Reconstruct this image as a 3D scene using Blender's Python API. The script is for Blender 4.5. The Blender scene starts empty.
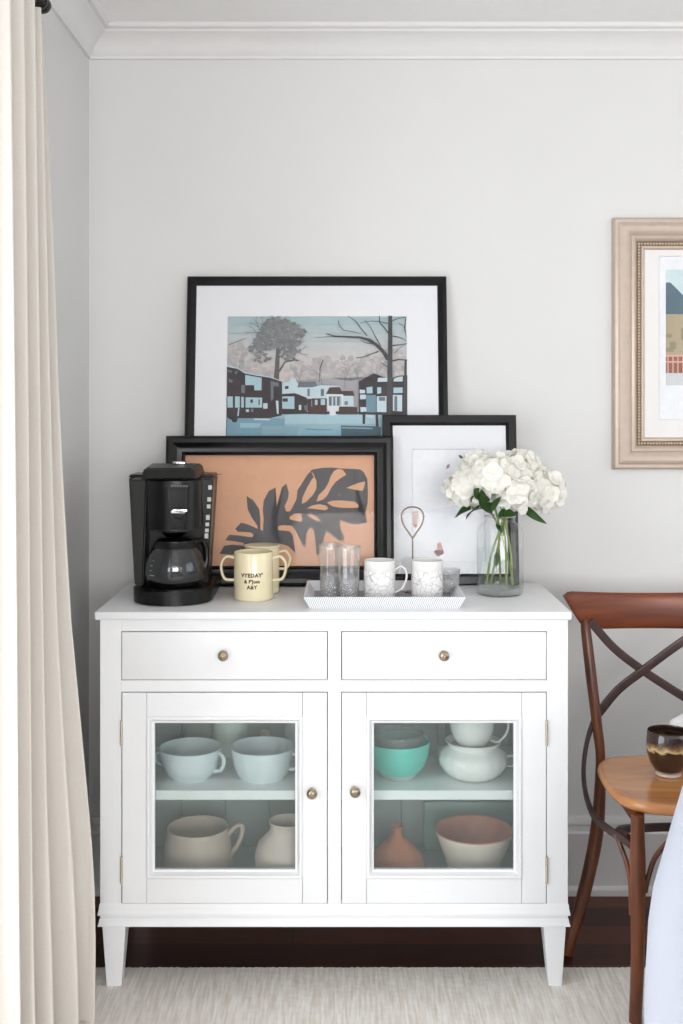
import bpy, bmesh, math, random
from mathutils import Vector, Matrix
import mathutils
PI = math.pi
R = math.radians
random.seed(7)
SC = bpy.context.scene
COL = SC.collection

# ---------------------------------------------------------------- camera, world, lights, exposure
F, CX, CY, HC = 1130.0, 345.0, 404.0, 1.33        # focal length in pixels, principal point, eye height
cam_d = bpy.data.cameras.new('camera')
cam = bpy.data.objects.new('camera', cam_d)
COL.objects.link(cam)
cam.location = (0, 0, HC)
cam.rotation_euler = (R(90), 0, 0)
cam_d.sensor_fit = 'VERTICAL'
cam_d.sensor_height = 36
cam_d.lens = F / 1024 * 36
cam_d.shift_y = -(512 - CY) / 1024
cam_d.shift_x = -(CX - 341.5) / 1024
cam_d.clip_start = 0.05
SC.camera = cam

w = bpy.data.worlds.new('world'); SC.world = w; w.use_nodes = True
w.node_tree.nodes['Background'].inputs[0].default_value = (0.93, 0.97, 1.0, 1)
w.node_tree.nodes['Background'].inputs[1].default_value = 2.6

def area(name, loc, rot, sx, sy, power, color):
    l = bpy.data.lights.new(name, 'AREA'); l.shape = 'RECTANGLE'; l.size = sx; l.size_y = sy
    l.energy = power; l.color = color
    o = bpy.data.objects.new(name, l); COL.objects.link(o)
    o.location = loc; o.rotation_euler = rot
    return o
area('daylight_rear', (1.0, -4.42, 1.45), (R(90), 0, 0), 2.9, 1.6, 235, (1.0, 0.992, 0.982))
area('daylight_right', (2.96, 1.1, 1.45), (0, R(90), 0), 1.6, 2.0, 7, (1.0, 0.99, 0.975))
area('daylight_left', (-1.45, 1.25, 1.30), (0, R(-90), 0), 2.3, 2.4, 70, (0.95, 0.975, 1.0))

SC.view_settings.view_transform = 'Standard'
SC.view_settings.look = 'None'
SC.view_settings.gamma = 1.0
SC.view_settings.use_curve_mapping = False
SC.view_settings.exposure = -0.52
SC.cycles.transparent_max_bounces = 32

# ---------------------------------------------------------------- helpers
def W(px, py, Y):
    return Vector(((px - CX) * Y / F, Y, HC - (py - CY) * Y / F))
def X(px, Y): return (px - CX) * Y / F
def Z(py, Y): return HC - (py - CY) * Y / F

def lin(c):
    c = c / 255.0
    return c / 12.92 if c <= 0.04045 else ((c + 0.055) / 1.055) ** 2.4
def rgb(r, g, b): return (lin(r), lin(g), lin(b), 1)

def mat(name, color, rough=0.5, metal=0.0, var=0.04, scale=20, bump=0.0, bscale=60, coat=0.0, sss=0.0, stretch=(1, 1, 1), spec=0.5, sheen=0.0):
    m = bpy.data.materials.new(name); m.use_nodes = True
    nt = m.node_tree; b = nt.nodes['Principled BSDF']
    b.inputs['Roughness'].default_value = rough
    b.inputs['Metallic'].default_value = metal
    b.inputs['Coat Weight'].default_value = coat
    b.inputs['Coat Roughness'].default_value = 0.08
    b.inputs['Specular IOR Level'].default_value = spec
    b.inputs['Sheen Weight'].default_value = sheen
    if sss: 
        b.inputs['Subsurface Weight'].default_value = sss
        b.inputs['Subsurface Scale'].default_value = 0.01
    tc = nt.nodes.new('ShaderNodeTexCoord'); mp = nt.nodes.new('ShaderNodeMapping')
    mp.inputs['Scale'].default_value = stretch
    nt.links.new(tc.outputs['Object'], mp.inputs['Vector'])
    n = nt.nodes.new('ShaderNodeTexNoise'); n.inputs['Scale'].default_value = scale; n.inputs['Detail'].default_value = 4
    nt.links.new(mp.outputs[0], n.inputs['Vector'])
    cr = nt.nodes.new('ShaderNodeValToRGB')
    c = color
    cr.color_ramp.elements[0].position = 0.3; cr.color_ramp.elements[1].position = 0.7
    cr.color_ramp.elements[0].color = (c[0] * (1 - var), c[1] * (1 - var), c[2] * (1 - var), 1)
    cr.color_ramp.elements[1].color = (min(1, c[0] * (1 + var)), min(1, c[1] * (1 + var)), min(1, c[2] * (1 + var)), 1)
    nt.links.new(n.outputs['Fac'], cr.inputs['Fac'])
    nt.links.new(cr.outputs['Color'], b.inputs['Base Color'])
    if bump:
        n2 = nt.nodes.new('ShaderNodeTexNoise'); n2.inputs['Scale'].default_value = bscale; n2.inputs['Detail'].default_value = 3
        nt.links.new(mp.outputs[0], n2.inputs['Vector'])
        bp = nt.nodes.new('ShaderNodeBump'); bp.inputs['Strength'].default_value = bump; bp.inputs['Distance'].default_value = 0.002
        nt.links.new(n2.outputs['Fac'], bp.inputs['Height']); nt.links.new(bp.outputs[0], b.inputs['Normal'])
    return m

def thin_glass(name, tint, refl=1.0, haze=0.0, hazecol=(0.6, 0.68, 0.66, 1)):
    m = bpy.data.materials.new(name); m.use_nodes = True
    nt = m.node_tree; nt.nodes.clear()
    out = nt.nodes.new('ShaderNodeOutputMaterial')
    tr = nt.nodes.new('ShaderNodeBsdfTransparent'); tr.inputs[0].default_value = tint
    gl = nt.nodes.new('ShaderNodeBsdfGlossy'); gl.inputs['Roughness'].default_value = 0.03
    fr = nt.nodes.new('ShaderNodeLayerWeight'); fr.inputs[0].default_value = 0.5
    pw = nt.nodes.new('ShaderNodeMath'); pw.operation = 'POWER'; pw.inputs[1].default_value = 4.0
    nt.links.new(fr.outputs['Facing'], pw.inputs[0])
    pa = nt.nodes.new('ShaderNodeMath'); pa.operation = 'MULTIPLY_ADD'; pa.inputs[1].default_value = 0.75; pa.inputs[2].default_value = 0.045
    nt.links.new(pw.outputs[0], pa.inputs[0])
    mu = nt.nodes.new('ShaderNodeMath'); mu.operation = 'MULTIPLY'; mu.inputs[1].default_value = refl
    nt.links.new(pa.outputs[0], mu.inputs[0])
    mx = nt.nodes.new('ShaderNodeMixShader')
    nt.links.new(mu.outputs[0], mx.inputs[0]); nt.links.new(gl.outputs[0], mx.inputs[2])
    if haze:
        df = nt.nodes.new('ShaderNodeBsdfDiffuse'); df.inputs[0].default_value = hazecol
        m2 = nt.nodes.new('ShaderNodeMixShader'); m2.inputs[0].default_value = haze
        nt.links.new(tr.outputs[0], m2.inputs[1]); nt.links.new(df.outputs[0], m2.inputs[2])
        nt.links.new(m2.outputs[0], mx.inputs[1])
    else:
        nt.links.new(tr.outputs[0], mx.inputs[1])
    nt.links.new(mx.outputs[0], out.inputs[0])
    return m

def wood(name, dark, light, rough=0.35, scale=6, stretch=(1, 1, 8), coat=0.3):
    m = mat(name, light, rough, coat=coat)
    nt = m.node_tree; cr = [n for n in nt.nodes if n.type == 'VALTORGB'][0]
    cr.color_ramp.elements[0].color = dark; cr.color_ramp.elements[1].color = light
    nz = [n for n in nt.nodes if n.type == 'TEX_NOISE'][0]; nz.inputs['Scale'].default_value = scale; nz.inputs['Detail'].default_value = 8
    nz.inputs['Distortion'].default_value = 0.6
    [n for n in nt.nodes if n.type == 'MAPPING'][0].inputs['Scale'].default_value = stretch
    return m

def tag(o, label=None, cat=None, group=None, kind=None):
    if label: o['label'] = label
    if cat: o['category'] = cat
    if group: o['group'] = group
    if kind: o['kind'] = kind
    return o

def thing(name, loc, label, cat, group=None):
    o = bpy.data.objects.new(name, None); COL.objects.link(o); o.location = loc
    o.empty_display_size = 0.02
    return tag(o, label, cat, group)

def obj(name, bm, m, parent=None, local=False, angle=35, smooth=True, recalc=True):
    """one mesh object; bm holds world coordinates unless local"""
    if recalc: bmesh.ops.recalc_face_normals(bm, faces=bm.faces)
    me = bpy.data.meshes.new(name)
    if parent is not None and not local:
        r = parent
        while r.parent: r = r.parent
        bmesh.ops.translate(bm, verts=bm.verts, vec=-Vector(r.location))
    bm.to_mesh(me); bm.free()
    if smooth:
        me.polygons.foreach_set('use_smooth', [True] * len(me.polygons))
        me.set_sharp_from_angle(angle=R(angle))
    for mm in (m if isinstance(m, list) else [m]): me.materials.append(mm)
    o = bpy.data.objects.new(name, me); COL.objects.link(o)
    if parent is not None: o.parent = parent
    return o

def copy_tree(o, parent=None):
    c = o.copy(); COL.objects.link(c)
    if parent is not None: c.parent = parent
    for ch in list(o.children): copy_tree(ch, c)
    return c

def box(bm, x0, x1, y0, y1, z0, z1, bev=0.0, seg=2, mi=0):
    r = bmesh.ops.create_cube(bm, size=1)
    vs = r['verts']
    for v in vs:
        v.co = Vector((x0 + (v.co.x + .5) * (x1 - x0), y0 + (v.co.y + .5) * (y1 - y0), z0 + (v.co.z + .5) * (z1 - z0)))
    fs = set(f for v in vs for f in v.link_faces)
    for f in fs: f.material_index = mi
    if bev:
        es = list(set(e for v in vs for e in v.link_edges))
        bmesh.ops.bevel(bm, geom=es, offset=bev, segments=seg, affect='EDGES', profile=0.5)
    return bm

def B(*a, **k): return box(bmesh.new(), *a, **k)

def lathe(bm, prof, c=(0, 0, 0), seg=48, rad=None, mi=0, start=0, sx=1, sy=1):
    """prof: list of (r, z); rad(theta, i) multiplies r"""
    rings = []
    for i, (r, z) in enumerate(prof):
        if r < 1e-6:
            rings.append([bm.verts.new((c[0], c[1], c[2] + z))])
        else:
            ring = []
            for k in range(seg):
                t = 2 * PI * k / seg + start
                rr = r * (rad(t, i) if rad else 1)
                ring.append(bm.verts.new((c[0] + rr * math.cos(t) * sx, c[1] + rr * math.sin(t) * sy, c[2] + z)))
            rings.append(ring)
    for a, b in zip(rings, rings[1:]):
        if len(a) == 1 and len(b) == 1: continue
        for k in range(seg):
            k2 = (k + 1) % seg
            if len(a) == 1: f = bm.faces.new((a[0], b[k], b[k2]))
            elif len(b) == 1: f = bm.faces.new((a[k], b[0], a[k2]))
            else: f = bm.faces.new((a[k], b[k], b[k2], a[k2]))
            f.material_index = mi
    return bm

def catmull(pts, n=6):
    pts = [Vector(p) for p in pts]
    P = [2 * pts[0] - pts[1]] + pts + [2 * pts[-1] - pts[-2]]
    out = []
    for i in range(1, len(P) - 2):
        for k in range(n):
            t = k / n
            a, b, c, d = P[i - 1], P[i], P[i + 1], P[i + 2]
            out.append(0.5 * ((2 * b) + (c - a) * t + (2 * a - 5 * b + 4 * c - d) * t * t + (3 * b - a - 3 * c + d) * t ** 3))
    out.append(pts[-1].copy())
    return out

def sweep(bm, pts, w, t=None, ref=(0, 1, 0), seg=12, square=False, cap=True, closed=False):
    """tube or rounded bar; w, t half sizes, number or list; t measured along ref"""
    n = len(pts)
    ws = w if isinstance(w, (list, tuple)) else [w] * n
    ts = ws if t is None else (t if isinstance(t, (list, tuple)) else [t] * n)
    def at(L, i):
        if len(L) == n: return L[i]
        f = i / (n - 1) * (len(L) - 1); a = int(min(f, len(L) - 2)); return L[a] + (L[a + 1] - L[a]) * (f - a)
    ref = Vector(ref); rings = []
    for i in range(n):
        if closed: d = pts[(i + 1) % n] - pts[i - 1]
        else: d = pts[min(i + 1, n - 1)] - pts[max(i - 1, 0)]
        d.normalize()
        s = d.cross(ref)
        if s.length < 1e-4: s = d.cross(Vector((1, 0.01, 0)))
        s.normalize(); u = s.cross(d).normalized()
        ring = []
        for k in range(seg):
            a = 2 * PI * k / seg + (PI / seg)
            ca, sa = math.cos(a), math.sin(a)
            if square:
                p = 0.35
                ca = math.copysign(abs(ca) ** p, ca); sa = math.copysign(abs(sa) ** p, sa)
            ring.append(bm.verts.new(pts[i] + s * ca * at(ws, i) + u * sa * at(ts, i)))
        rings.append(ring)
    m = n if closed else n - 1
    for i in range(m):
        a, b = rings[i], rings[(i + 1) % n]
        for k in range(seg):
            bm.faces.new((a[k], a[(k + 1) % seg], b[(k + 1) % seg], b[k]))
    if cap and not closed:
        bm.faces.new(rings[0]); bm.faces.new(rings[-1])
    return bm

def prism(bm, poly, y0, y1, axis='y', bev=0, mi=0):
    """extrude a 2D polygon. axis y: poly=(x,z); axis z: poly=(x,y)"""
    def mk(p, d): return bm.verts.new((p[0], d, p[1]) if axis == 'y' else ((p[0], p[1], d) if axis == 'z' else (d, p[0], p[1])))
    a = [mk(p, y0) for p in poly]; b = [mk(p, y1) for p in poly]
    n = len(poly)
    fs = [bm.faces.new(a), bm.faces.new(b)]
    for i in range(n): fs.append(bm.faces.new((a[i], a[(i + 1) % n], b[(i + 1) % n], b[i])))
    for f in fs: f.material_index = mi
    if bev:
        es = list(fs[0].edges) + list(fs[1].edges)
        bmesh.ops.bevel(bm, geom=es, offset=bev, segments=3, affect='EDGES', profile=0.5)
    return bm

def text_bm(s, size, extrude=0.0, offset=0.0, spacing=1.0):
    cu = bpy.data.curves.new('tmp_text', 'FONT'); cu.body = s; cu.size = size; cu.align_x = 'CENTER'; cu.align_y = 'CENTER'
    cu.extrude = extrude; cu.offset = offset; cu.space_character = spacing; cu.resolution_u = 3
    o = bpy.data.objects.new('tmp_text', cu); COL.objects.link(o)
    dg = bpy.context.evaluated_depsgraph_get()
    me = bpy.data.meshes.new_from_object(o.evaluated_get(dg))
    bm = bmesh.new(); bm.from_mesh(me)
    bpy.data.objects.remove(o); bpy.data.curves.remove(cu); bpy.data.meshes.remove(me)
    return bm

# ---------------------------------------------------------------- materials
M = {}
M['wall'] = mat('wall_paint', rgb(218, 218, 217), 0.75, var=0.012, scale=3, bump=0.06, bscale=220)
M['trim'] = mat('trim_paint', rgb(226, 225, 224), 0.45, var=0.01)
M['ceiling'] = mat('ceiling_paint', rgb(249, 248, 247), 0.85, var=0.01)
M['white'] = mat('cabinet_paint', rgb(232, 233, 235), 0.36, var=0.01, bump=0.03, bscale=150)
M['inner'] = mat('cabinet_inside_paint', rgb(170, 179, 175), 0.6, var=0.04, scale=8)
M['brass'] = mat('aged_brass', rgb(172, 158, 138), 0.3, metal=1, var=0.12, scale=90)
M['hinge'] = mat('hinge_metal', rgb(200, 190, 174), 0.4, metal=0.6)
M['black'] = mat('black_frame_lacquer', rgb(14, 14, 16), 0.3, var=0.1, spec=0.3)
M['plastic'] = mat('black_plastic', rgb(10, 10, 11), 0.28, var=0.08, bump=0.03, spec=0.35)
M['plastic_matte'] = mat('charcoal_plastic', rgb(27, 28, 27), 0.4, var=0.08, bump=0.05, spec=0.35)
M['gloss_black'] = mat('gloss_black_plastic', rgb(14, 14, 16), 0.1, var=0.05)
M['chrome'] = mat('chrome', rgb(225, 226, 228), 0.12, metal=1)
M['label_white'] = mat('white_marking', rgb(205, 203, 198), 0.5)
M['cream'] = mat('cream_glaze', rgb(233, 221, 186), 0.22, var=0.03, coat=0.3)
M['ink'] = mat('dark_ink', rgb(70, 60, 45), 0.5)
M['porcelain'] = mat('white_porcelain', rgb(240, 239, 237), 0.18, var=0.01, coat=0.3)
M['paleblue'] = mat('pale_blue_glaze', rgb(226, 236, 240), 0.22, var=0.02, coat=0.2)
M['paper'] = mat('white_mat_board', rgb(232, 233, 237), 0.8, var=0.008)
M['paper_warm'] = mat('warm_mat_board', rgb(236, 234, 233), 0.8, var=0.01)
M['champagne'] = mat('champagne_frame', rgb(188, 172, 158), 0.38, metal=0.2, var=0.05, scale=40)
M['champ_dark'] = mat('bronze_beading', rgb(196, 174, 148), 0.35, metal=0.3, var=0.2, scale=120)
M['pane'] = thin_glass('picture_glass', (0.985, 0.985, 0.985, 1), 0.12)
M['door_glass'] = thin_glass('cabinet_glass', (0.92, 0.945, 0.94, 1), 0.5, haze=0.05)
M['clear'] = thin_glass('clear_glass', (0.982, 0.99, 0.988, 1), 0.9)
M['tumbler'] = thin_glass('tumbler_glass', (0.96, 0.965, 0.97, 1), 2.6, haze=0.07, hazecol=(0.95, 0.95, 0.96, 1))
M['carafe'] = thin_glass('smoked_carafe_glass', (0.72, 0.74, 0.76, 1), 1.6)
M['water'] = thin_glass('water', (0.965, 0.978, 0.972, 1), 0.3)
M['bowlwood'] = wood('bentwood_brown', rgb(60, 28, 12), rgb(124, 66, 32), 0.35, 5, (6, 6, 1), coat=.1)
M['railwood'] = wood('rail_brown', rgb(88, 38, 16), rgb(128, 64, 32), 0.38, 4, (1, 6, 10), coat=.05)
M['brace'] = wood('dark_brace', rgb(46, 28, 26), rgb(68, 42, 38), 0.45, 5, (4, 4, 4), coat=.1)
M['seat'] = wood('honey_seat_wood', rgb(184, 118, 66), rgb(214, 154, 98), 0.25, 3, (1.5, 8, 1.5), coat=0.5)
M['stem'] = mat('flower_stem', rgb(122, 138, 72), 0.5, var=0.15, scale=30)
M['leaf'] = mat('leaf_green', rgb(66, 104, 48), 0.4, var=0.25, scale=25, bump=0.3, bscale=60)
M['petal'] = mat('white_petal', rgb(255, 254, 250), 0.7, var=0.01, scale=30, spec=.2)
_nt = M['petal'].node_tree; _o = [n for n in _nt.nodes if n.type == 'OUTPUT_MATERIAL'][0]
_tl = _nt.nodes.new('ShaderNodeBsdfTranslucent'); _tl.inputs[0].default_value = rgb(255, 253, 246); _mx = _nt.nodes.new('ShaderNodeMixShader'); _mx.inputs[0].default_value = .38
_nt.links.new(_nt.nodes['Principled BSDF'].outputs[0], _mx.inputs[1]); _nt.links.new(_tl.outputs[0], _mx.inputs[2]); _nt.links.new(_mx.outputs[0], _o.inputs[0])
M['petal_core'] = mat('cream_petal', rgb(253, 250, 228), 0.8, var=0.02, scale=30)
M['steel'] = mat('bronze_wire', rgb(142, 128, 108), 0.3, metal=1)
M['cloth'] = mat('pale_tablecloth', rgb(184, 188, 201), 0.9, var=0.015, scale=8, bump=0.2, bscale=400, sheen=0.2)
M['rod'] = mat('dark_iron', rgb(48, 44, 42), 0.35, metal=0.7)

def glass_real(name, col, rough=0.0, ior=1.45, bump=0.0, bs=60):
    m = bpy.data.materials.new(name); m.use_nodes = True; nt = m.node_tree
    b = nt.nodes['Principled BSDF']
    b.inputs['Base Color'].default_value = col; b.inputs['Roughness'].default_value = rough
    b.inputs['Transmission Weight'].default_value = 1; b.inputs['IOR'].default_value = ior
    if bump:
        tc = nt.nodes.new('ShaderNodeTexCoord'); v = nt.nodes.new('ShaderNodeTexVoronoi'); v.inputs['Scale'].default_value = bs
        nt.links.new(tc.outputs['Object'], v.inputs['Vector'])
        bp = nt.nodes.new('ShaderNodeBump'); bp.inputs['Strength'].default_value = bump; bp.inputs['Distance'].default_value = 0.003
        nt.links.new(v.outputs['Distance'], bp.inputs['Height']); nt.links.new(bp.outputs[0], b.inputs['Normal'])
    return m
M['cut'] = thin_glass('cut_crystal', (0.95, 0.955, 0.96, 1), 2.2, haze=0.12, hazecol=(0.9, 0.9, 0.92, 1))
_nt = M['cut'].node_tree
_tc = _nt.nodes.new('ShaderNodeTexCoord'); _v = _nt.nodes.new('ShaderNodeTexVoronoi'); _v.inputs['Scale'].default_value = 210
_nt.links.new(_tc.outputs['Object'], _v.inputs['Vector'])
_bp = _nt.nodes.new('ShaderNodeBump'); _bp.inputs['Strength'].default_value = 0.8; _bp.inputs['Distance'].default_value = 0.004
_nt.links.new(_v.outputs['Distance'], _bp.inputs['Height'])
for _n in _nt.nodes:
    if _n.type in ('BSDF_GLOSSY', 'LAYER_WEIGHT', 'BSDF_DIFFUSE'): _nt.links.new(_bp.outputs[0], _n.inputs['Normal'])

def marble_mat():
    m = mat('marbled_porcelain', rgb(238, 237, 236), 0.2, coat=0.3)
    nt = m.node_tree; b = nt.nodes['Principled BSDF']
    tc = nt.nodes.new('ShaderNodeTexCoord'); no = nt.nodes.new('ShaderNodeTexNoise'); no.inputs['Scale'].default_value = 30
    ad = nt.nodes.new('ShaderNodeMixRGB'); ad.blend_type = 'ADD'; ad.inputs[0].default_value = 0.035
    nt.links.new(tc.outputs['Object'], ad.inputs[1]); nt.links.new(no.outputs['Color'], ad.inputs[2])
    nt.links.new(tc.outputs['Object'], no.inputs['Vector'])
    v = nt.nodes.new('ShaderNodeTexVoronoi'); v.feature = 'DISTANCE_TO_EDGE'; v.inputs['Scale'].default_value = 62
    nt.links.new(ad.outputs[0], v.inputs['Vector'])
    cr = nt.nodes.new('ShaderNodeValToRGB')
    cr.color_ramp.elements[0].position = 0.0; cr.color_ramp.elements[0].color = rgb(182, 178, 180)
    cr.color_ramp.elements[1].position = 0.07; cr.color_ramp.elements[1].color = rgb(236, 235, 235)
    nt.links.new(v.outputs['Distance'], cr.inputs[0]); nt.links.new(cr.outputs[0], b.inputs['Base Color'])
    return m
M['marble'] = marble_mat()

def weave_mat():
    m = mat('woven_tray', rgb(232, 233, 235), 0.6)
    nt = m.node_tree; b = nt.nodes['Principled BSDF']
    tc = nt.nodes.new('ShaderNodeTexCoord')
    sp = nt.nodes.new('ShaderNodeSeparateXYZ'); nt.links.new(tc.outputs['Object'], sp.inputs[0])
    def math_(op, a, bb=None):
        n = nt.nodes.new('ShaderNodeMath'); n.operation = op
        for i, q in enumerate((a, bb)):
            if q is None: continue
            if isinstance(q, (int, float)): n.inputs[i].default_value = q
            else: nt.links.new(q, n.inputs[i])
        return n.outputs[0]
    # herringbone: diagonal ribs whose slant flips in bands
    zz = math_('ADD', sp.outputs['Z'], sp.outputs['Y'])
    band = math_('PINGPONG', math_('MULTIPLY', zz, 1.0), 0.006)
    u = math_('ADD', math_('MULTIPLY', sp.outputs['X'], 1.0), math_('MULTIPLY', band, 1.0))
    s = math_('SINE', math_('MULTIPLY', u, 1250))
    s2 = math_('ADD', math_('MULTIPLY', s, 0.5), 0.5)
    cr = nt.nodes.new('ShaderNodeValToRGB')
    cr.color_ramp.elements[0].color = rgb(178, 180, 186); cr.color_ramp.elements[1].color = rgb(242, 243, 245)
    cr.color_ramp.elements[1].position = 0.6
    nt.links.new(s2, cr.inputs[0]); nt.links.new(cr.outputs[0], b.inputs['Base Color'])
    bp = nt.nodes.new('ShaderNodeBump'); bp.inputs['Strength'].default_value = 0.5; bp.inputs['Distance'].default_value = 0.001
    nt.links.new(s2, bp.inputs['Height']); nt.links.new(bp.outputs[0], b.inputs['Normal'])
    return m
M['weave'] = weave_mat()

# ---------------------------------------------------------------- room shell
WY = 3.07; WXL = -0.6955; WXR = 3.0; WYF = -4.46; ZC = 2.345
def struct(name, bm, m, parent=None, **k):
    o = obj(name, bm, m, parent, **k)
    if parent is None: o['kind'] = 'structure'
    return o

# floor: dark stained boards running left to right
fm = mat('dark_floorboards', rgb(48, 28, 22), 0.38, spec=0.3)
nt = fm.node_tree; bs = nt.nodes['Principled BSDF']
tc = nt.nodes.new('ShaderNodeTexCoord'); mp = nt.nodes.new('ShaderNodeMapping'); mp.inputs['Location'].default_value = (0.13, -0.081, 0)
br = nt.nodes.new('ShaderNodeTexBrick'); br.inputs['Scale'].default_value = 1.0
br.inputs['Brick Width'].default_value = 1.3; br.inputs['Row Height'].default_value = 0.1
br.inputs['Mortar Size'].default_value = 0.0012; br.inputs['Mortar Smooth'].default_value = 0.3
br.inputs['Color1'].default_value = rgb(34, 20, 18); br.inputs['Color2'].default_value = rgb(116, 62, 44)
br.inputs['Mortar'].default_value = rgb(14, 9, 8)
nt.links.new(tc.outputs['Object'], mp.inputs[0]); nt.links.new(mp.outputs[0], br.inputs['Vector'])
mp2 = nt.nodes.new('ShaderNodeMapping'); mp2.inputs['Scale'].default_value = (2, 30, 1); nt.links.new(tc.outputs['Object'], mp2.inputs[0])
nn = nt.nodes.new('ShaderNodeTexNoise'); nn.inputs['Scale'].default_value = 3; nn.inputs['Detail'].default_value = 8; nt.links.new(mp2.outputs[0], nn.inputs['Vector'])
mm_ = nt.nodes.new('ShaderNodeMixRGB'); mm_.blend_type = 'MULTIPLY'; mm_.inputs[0].default_value = 0.55
cr = nt.nodes.new('ShaderNodeValToRGB'); cr.color_ramp.elements[0].position = .3; cr.color_ramp.elements[0].color = (.35, .35, .35, 1); cr.color_ramp.elements[1].position = .7
nt.links.new(nn.outputs['Fac'], cr.inputs[0])
nt.links.new(br.outputs['Color'], mm_.inputs[1]); nt.links.new(cr.outputs[0], mm_.inputs[2]); nt.links.new(mm_.outputs[0], bs.inputs['Base Color'])
struct('floor', B(WXL - .1, WXR + .1, WYF - .1, WY + .1, -0.1, 0), fm)
struct('ceiling', B(WXL - .1, WXR + .1, WYF - .1, WY + .1, ZC, ZC + .1), M['ceiling'])
struct('wall_back', B(WXL - .1, WXR + .1, WY, WY + .1, 0, ZC), M['wall'])

def wall_with_hole(fixed, a0, a1, h0, h1, g0, g1, v0, v1, axis):
    """wall slab: fixed=(d0,d1) thickness range; spans a0..a1, 0..ZC; hole g0..g1 x v0..v1"""
    bm = bmesh.new()
    segs = [(a0, g0, h0, h1), (g1, a1, h0, h1), (g0, g1, h0, v0), (g0, g1, v1, h1)]
    for (p, q, r, s) in segs:
        if q - p < 1e-4 or s - r < 1e-4: continue
        if axis == 'x': box(bm, p, q, fixed[0], fixed[1], r, s)
        else: box(bm, fixed[0], fixed[1], p, q, r, s)
    return bm
# left wall with the tall window behind the curtain
struct('wall_left', wall_with_hole((WXL - .1, WXL), WYF - .1, WY + .1, 0, ZC, 0.45, 2.04, 0.12, 2.18, 'y'), M['wall'], smooth=False)
struct('wall_right', wall_with_hole((WXR, WXR + .1), WYF - .1, WY + .1, 0, ZC, 0.05, 2.15, 0.6, 2.25, 'y'), M['wall'], smooth=False)
struct('wall_front', wall_with_hole((WYF - .1, WYF), WXL - .1, WXR + .1, 0, ZC, -0.35, 2.35, 0.6, 2.25, 'x'), M['wall'], smooth=False)

def window_y(name, x0, x1, y0, y1, z0, z1, n):
    """window in a wall that runs along Y"""
    r = bpy.data.objects.new(name, None); COL.objects.link(r); r.location = ((x0 + x1) / 2, (y0 + y1) / 2, z0); r['kind'] = 'structure'
    bm = bmesh.new(); f = 0.035
    box(bm, x0, x1, y0, y0 + f, z0, z1); box(bm, x0, x1, y1 - f, y1, z0, z1)
    box(bm, x0, x1, y0 + f, y1 - f, z0, z0 + f); box(bm, x0, x1, y0 + f, y1 - f, z1 - f, z1)
    obj('window_frame', bm, M['trim'], r, smooth=False)
    for i in range(1, n):
        ym = y0 + (y1 - y0) * i / n
        obj('mullion', B(x0 + .01, x1 - .01, ym - .012, ym + .012, z0 + f, z1 - f), M['trim'], r, smooth=False)
    xm = (x0 + x1) / 2
    obj('window_pane', B(xm - .002, xm + .002, y0 + f, y1 - f, z0 + f, z1 - f), M['clear'], r, smooth=False)
def window_x(name, y0, y1, x0, x1, z0, z1, n):
    r = bpy.data.objects.new(name, None); COL.objects.link(r); r.location = ((x0 + x1) / 2, (y0 + y1) / 2, z0); r['kind'] = 'structure'
    bm = bmesh.new(); f = 0.035
    box(bm, x0, x0 + f, y0, y1, z0, z1); box(bm, x1 - f, x1, y0, y1, z0, z1)
    box(bm, x0 + f, x1 - f, y0, y1, z0, z0 + f); box(bm, x0 + f, x1 - f, y0, y1, z1 - f, z1)
    obj('window_frame', bm, M['trim'], r, smooth=False)
    for i in range(1, n):
        xm = x0 + (x1 - x0) * i / n
        obj('mullion', B(xm - .012, xm + .012, y0 + .01, y1 - .01, z0 + f, z1 - f), M['trim'], r, smooth=False)
    ym = (y0 + y1) / 2
    obj('window_pane', B(x0 + f, x1 - f, ym - .002, ym + .002, z0 + f, z1 - f), M['clear'], r, smooth=False)
window_y('window_1', WXL - .08, WXL - .03, 0.45, 2.04, 0.12, 2.18, 2)
window_y('window_2', WXR + .03, WXR + .08, 0.05, 2.15, 0.6, 2.25, 2)
window_x('window_3', WYF - .08, WYF - .03, -0.35, 2.35, 0.6, 2.25, 3)

# crown moulding: profile (out from wall, z)
zb = 2.2657
crown = [(0, zb), (.008, zb), (.008, zb + .008), (.012, zb + .012), (.018, zb + .026), (.030, zb + .043), (.046, zb + .054),
         (.056, zb + .059), (.056, zb + .066), (.066, zb + .066), (.070, zb + .070), (.070, ZC), (0, ZC)]
def run_x(prof, x0, x1, yw, mitre):
    bm = bmesh.new(); n = len(prof)
    a = [bm.verts.new((x0 + (p[0] if mitre else 0), yw - p[0], p[1])) for p in prof]
    b = [bm.verts.new((x1, yw - p[0], p[1])) for p in prof]
    bm.faces.new(a); bm.faces.new(b)
    for i in range(n): bm.faces.new((a[i], a[(i + 1) % n], b[(i + 1) % n], b[i]))
    return bm
def run_y(prof, y0, y1, xw, mitre):
    bm = bmesh.new(); n = len(prof)
    a = [bm.verts.new((xw + p[0], y0, p[1])) for p in prof]
    b = [bm.verts.new((xw + p[0], y1 - (p[0] if mitre else 0), p[1])) for p in prof]
    bm.faces.new(a); bm.faces.new(b)
    for i in range(n): bm.faces.new((a[i], a[(i + 1) % n], b[(i + 1) % n], b[i]))
    return bm
struct('trim_1', run_x(crown, WXL, WXR, WY, True), M['trim'], angle=25)
struct('trim_2', run_y(crown, WYF, WY, WXL, True), M['trim'], angle=25)
bb = [(0, 0), (.018, 0), (.018, .016), (.014, .024), (.012, .026), (.012, .155), (.014, .160), (.014, .168), (.009, .172), (.009, .186), (.012, .192), (.012, .200), (.008, .210), (0, .211)]
struct('baseboard_back', run_x(bb, WXL, WXR, WY, True), M['trim'], angle=25)
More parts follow.
